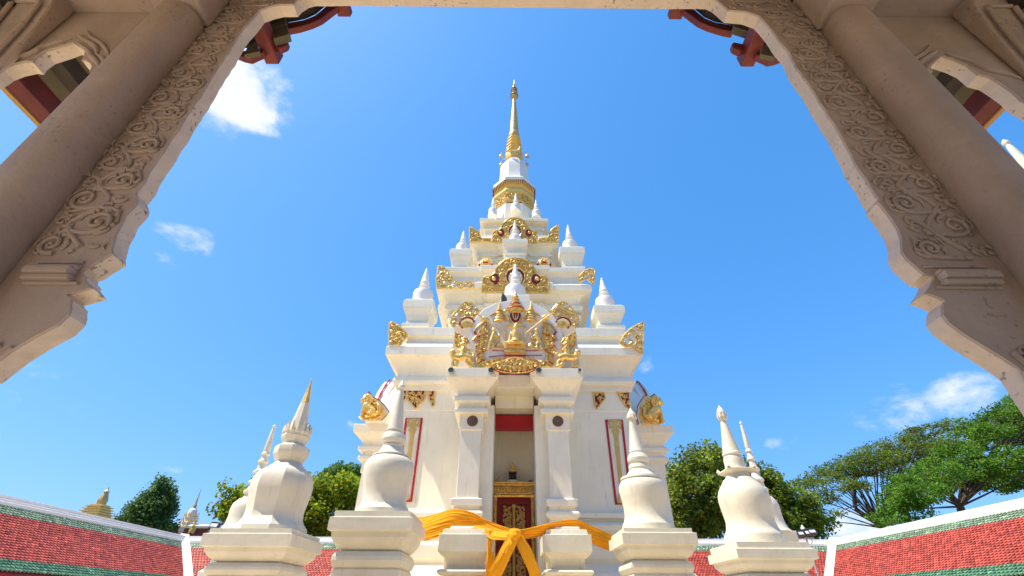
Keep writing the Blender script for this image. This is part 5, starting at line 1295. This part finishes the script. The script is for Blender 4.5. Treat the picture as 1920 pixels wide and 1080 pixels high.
# side bays with cusped arches
for s, pk, inner, outr in ((-1, (134, 78), [(149, 87), (159, 95), (157, 103), (152, 112), (159, 111), (170, 118), (171, 125), (167, 134)], [(113, 85.5), (82, 95), (66, 106), (60, 115), (48, 113), (24, 118), (2, 126)]),
                         (1, (1769.5, 104), [(1751.5, 110.7), (1743, 115.5), (1744, 124), (1750, 132.4), (1739.4, 132), (1733, 137), (1732, 143), (1736.5, 153.6)], [(1795, 112), (1816, 121.6), (1830, 133), (1836, 138), (1860, 144), (1884, 159), (1901, 171), (1918, 187)])):
    g = lambda q: (P(*q, Y1).x, P(*q, Y1).z)
    I = [g(q) for q in inner]; O = [g(q) for q in outr]; pkw = g(pk)
    xin, xout = s * 2.46, s * 3.34
    zi, zo_ = I[-1][1], O[-1][1]
    def lobe(a, b, bulge):
        out = []
        for k in range(1, 7):
            t = k / 7; out.append((a[0] + (b[0] - a[0]) * t - (b[1] - a[1]) * bulge * math.sin(PI * t), a[1] + (b[1] - a[1]) * t + (b[0] - a[0]) * bulge * math.sin(PI * t)))
        return out
    e1 = (xout - s * .03, zo_ - .16); e2 = (xout - s * .045, zo_ - .36); e3 = (xout, zo_ - .5)
    opening = [(xin, 0.05)] + [(xin, zi - .1)] + list(reversed(I)) + [pkw] + O + lobe(O[-1], e1, s * -.3) + [e1] + lobe(e1, e2, s * -.3) + [e2, e3, (xout, .05)]
    XE = 3.62
    wall = opening + [(s * XE, .05), (s * XE, EYE + 3.62), (s * 2.022, EYE + 3.62), (s * 2.022, .05)]
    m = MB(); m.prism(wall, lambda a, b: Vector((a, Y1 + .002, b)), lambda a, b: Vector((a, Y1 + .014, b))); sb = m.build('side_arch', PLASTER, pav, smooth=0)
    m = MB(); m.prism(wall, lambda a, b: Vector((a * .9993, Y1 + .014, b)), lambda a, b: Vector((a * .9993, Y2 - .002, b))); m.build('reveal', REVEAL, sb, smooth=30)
    m = MB(); mir = (lambda q: q) if s < 0 else (lambda q: (1906 - q[0], q[1] + 28))
    for pts in ([(680, 240), (718, 300), (800, 352), (850, 425)], [(612, 272), (660, 312), (748, 372), (755, 430)], [(755, 428), (812, 468), (806, 520)], [(560, 300), (470, 330), (340, 372), (230, 430), (60, 470), (-40, 505)], [(600, 330), (690, 400), (720, 450), (770, 500), (770, 560)]):
        pp = [g(mir((x / 4.154, y / 4.154))) for x, y in pts]; q = sub([Vector((x, Y1 - .002, z)) for x, z in pp], 6); m.tube(q, [.006 + .014 * math.sin(PI * i / (len(q) - 1)) for i in range(len(q))], 6)
    m.build('carved_flames', PLASTER, sb, smooth=80)
    # curved console under the corner of the ceiling
    zc = EYE + 3.40
    m = MB(); prof = [(1.50, zc - .92), (1.475, zc - .88), (1.45, zc - .70), (1.42, zc - .38), (1.385, zc - .16), (1.36, zc - .08), (1.345, zc + .03), (1.50, zc + .03)]
    xa, xb = sorted((s * 3.06, s * 3.34)); 
    m.prism([(a, b) for a, b in prof], lambda a, b: Vector((xa, a, b)), lambda a, b: Vector((xb, a, b))); co = m.build('console', PLASTER, pav, smooth=0, bevel=.03)
    m = MB()
    for xx in (xa + .05, xb - .05): m.tube(sub([Vector((xx, y - .02, z)) for y, z in prof[1:5]], 5), .014, 6)
    m.tube([Vector((xa + .05, 1.38 - .01, zc - .14)), Vector((xb - .05, 1.38 - .01, zc - .14))], .014, 6); m.build('carved_line', PLASTER, co, smooth=80)
    # ceiling of the aisle, beam over the pillars, corner post
    m = MB(); x0, x1 = sorted((s * 2.30, s * 3.70)); m.box(x0, x1, -3.2, Y1, EYE + 3.40, EYE + 3.50); m.build('ceiling', PLASTER, pav, smooth=0)
    m = MB(); x0, x1 = sorted((s * 2.03, s * 2.34)); m.box(x0, x1, -3.2, Y1 - .004, zt_ + .02, ZT); m.build('beam', PLASTER, pav, smooth=0, bevel=.02)
    for yy in (-3.0, ):
        for xx in (2.18, 3.45): m = MB(); m.lathe([(.16, .05), (.14, .5), (.13, EYE + 3.2)], s * xx, yy, 20); m.build('pillar', PLASTER, pav)
    m = MB(); x0, x1 = sorted((s * 3.36, s * 3.60)); m.box(x0, x1, 1.28, Y1, .05, EYE + 3.40); m.build('pier', PLASTER, pav, smooth=0, bevel=.02)
    # roofs: steep upper slope and low outer slope with its eave timbers
    m = MB(); yA, yB = -3.8, 2.02
    m.rings([[Vector((0, y, EYE + 8.3)), Vector((s * 2.62, y, EYE + 3.92)), Vector((s * 2.62, y, EYE + 3.80)), Vector((0, y, EYE + 8.12))] for y in (yA, yB)]); rf = m.build('roof', OLIVE, pav, smooth=0)
    r_ = ray(85 if s < 0 else 1820, 230 if s < 0 else 250); k_ = 3.62 / abs(r_.x); ze = EYE + r_.z * k_
    m = MB(); m.rings([[Vector((s * 2.45, y, EYE + 3.95)), Vector((s * 3.66, y, ze + .14)), Vector((s * 3.66, y, ze + .07)), Vector((s * 2.45, y, EYE + 3.86))] for y in (yA, 2.15)]); m.build('eave_boarding', OLIVE, rf, smooth=0)
    m = MB(); a, b = sorted((s * 3.66, s * 3.52)); m.box(a, b, yA, 2.17, ze - .0, ze + .20); m.build('eave_beam', DRED2, rf, smooth=0, bevel=.006)
    m = MB(); a, b = sorted((s * 3.70, s * 3.66)); m.box(a, b, yA, 2.18, ze - .012, ze + .21); m.build('eave_edge', OCHRE, rf, smooth=0)
    m = MB(); a, b = sorted((s * 3.40, s * 3.28)); m.box(a, b, yA, 2.12, ze + .16, ze + .30); m.build('rafter', DARKW, rf, smooth=0, bevel=.006)
    m = MB(); a, b = sorted((s * 2.95, s * 2.80)); m.box(a, b, yA, 2.12, EYE + 3.5, EYE + 3.64); m.build('rafter', ORED, rf, smooth=0, bevel=.006)
    # curved red bargeboard and purlin ends under the gable
    M_ = (lambda q: q) if s < 0 else (lambda q: (1912 - q[0] , q[1] + 5))
    lo = [(452, 106), (468, 108.5), (490, 99), (520, 84), (540, 70), (537, 54.5), (560, 50), (583, 43), (601, 35), (616, 24), (631, 12.5), (650, -4), (680, -30)]
    hi = [(690, -34), (655, -14), (622, 2), (604, 15), (590, 26), (570, 33), (545, 38), (520, 42), (500, 62), (480, 84), (452, 97)]
    pl = pxpoly([M_(q) for q in [(537, 54.5), (560, 50), (583, 43), (601, 35), (616, 24), (631, 12.5), (650, -4), (680, -30), (676, -44), (640, -12), (618, 5), (604, 18), (590, 29), (570, 37), (536, 43)]], 2.13)
    m = MB(); m.prism(pl, lambda a, b: Vector((a, 2.13, b)), lambda a, b: Vector((a, 2.19, b))); m.build('bargeboard', ORED, rf, smooth=0, bevel=.006)
    pl = pxpoly([M_(q) for q in [(440, 100), (452, 105), (468, 108.5), (480, 103), (494, 97), (494, 88), (470, 94), (450, 96)]], 2.12)
    m = MB(); m.prism(pl, lambda a, b: Vector((a, 2.12, b)), lambda a, b: Vector((a, 2.18, b))); m.build('bargeboard', ORED, rf, smooth=0, bevel=.006)
    pl = pxpoly([M_(q) for q in [(512, 84), (524, 90), (537, 84), (540, 77), (536, 73), (514, 78)]], 2.12)
    m = MB(); m.prism(pl, lambda a, b: Vector((a, 2.12, b)), lambda a, b: Vector((a, 2.18, b))); m.build('bargeboard', ORED, rf, smooth=0, bevel=.012)
    pl = pxpoly([M_(q) for q in [(425, 90), (470, 90), (500, 66), (522, 50), (542, 42), (572, 36), (592, 27), (606, 15), (622, 3), (650, -14), (690, -38), (690, -170), (425, -60)]], 2.125)
    m = MB(); m.prism(pl, lambda a, b: Vector((a, 1.62, b)), lambda a, b: Vector((a, 2.125, b))); m.build('gable_shade_board', DARKW, rf, smooth=0)  # dark soffit, its depth added to keep the sun off the boards
    for q1 in ([(498, 46), (535, 33), (538.5, 51), (507, 61)], [(507, 63), (540, 53), (544.5, 70), (514, 79)]):
        if s > 0 and q1[0][0] == 507: continue
        pl = pxpoly([M_(q) for q in q1], 2.08); m = MB(); m.prism(pl, lambda a, b: Vector((a, 2.05, b)), lambda a, b: Vector((a, 2.12, b))); m.build('batten', OLIVE, rf, smooth=0, bevel=.004)
    pl = pxpoly([M_(q) for q in [(455, 98), (462, 84), (478, 72), (484, 92)]], 2.0); m = MB(); m.prism(pl, lambda a, b: Vector((a, 2.02, b)), lambda a, b: Vector((a, 2.06, b))); m.build('batten', OLIVE, rf, smooth=0)
    for (u, v, w_, h_, ye) in ((512, 119, .06, .075, 2.26), (646, 31, .066, .05, 2.24)):
        c = P(*M_((u, v)), ye); m = MB(); m.box(c.x - w_, c.x + w_, 1.6, ye, c.z - h_ * .2, c.z + h_ * 1.8); m.build('purlin', ORED, rf, smooth=0, bevel=.006)
for s in (-1, 1):
    m = MB(); x0, x1 = sorted((s * 1.1, s * 3.62)); m.box(x0, x1, -3.4, -3.2, .05, EYE + 3.6); m.build('added_rear_wall', PLASTER, pav, smooth=0)  # unseen rear wall, added to cut the light from behind
m = MB(); m.box(-3.62, 3.62, -3.42, -3.22, EYE + 1.2, EYE + 5.0); m.build('added_rear_gable', PLASTER, pav, smooth=0)  # unseen upper part of the added wall, closes off more rear light
m = MB(); m.box(-2.03, 2.03, -3.2, Y1 + .05, ZT, ZT + .12); m.build('ceiling', PLASTER, pav, smooth=0)
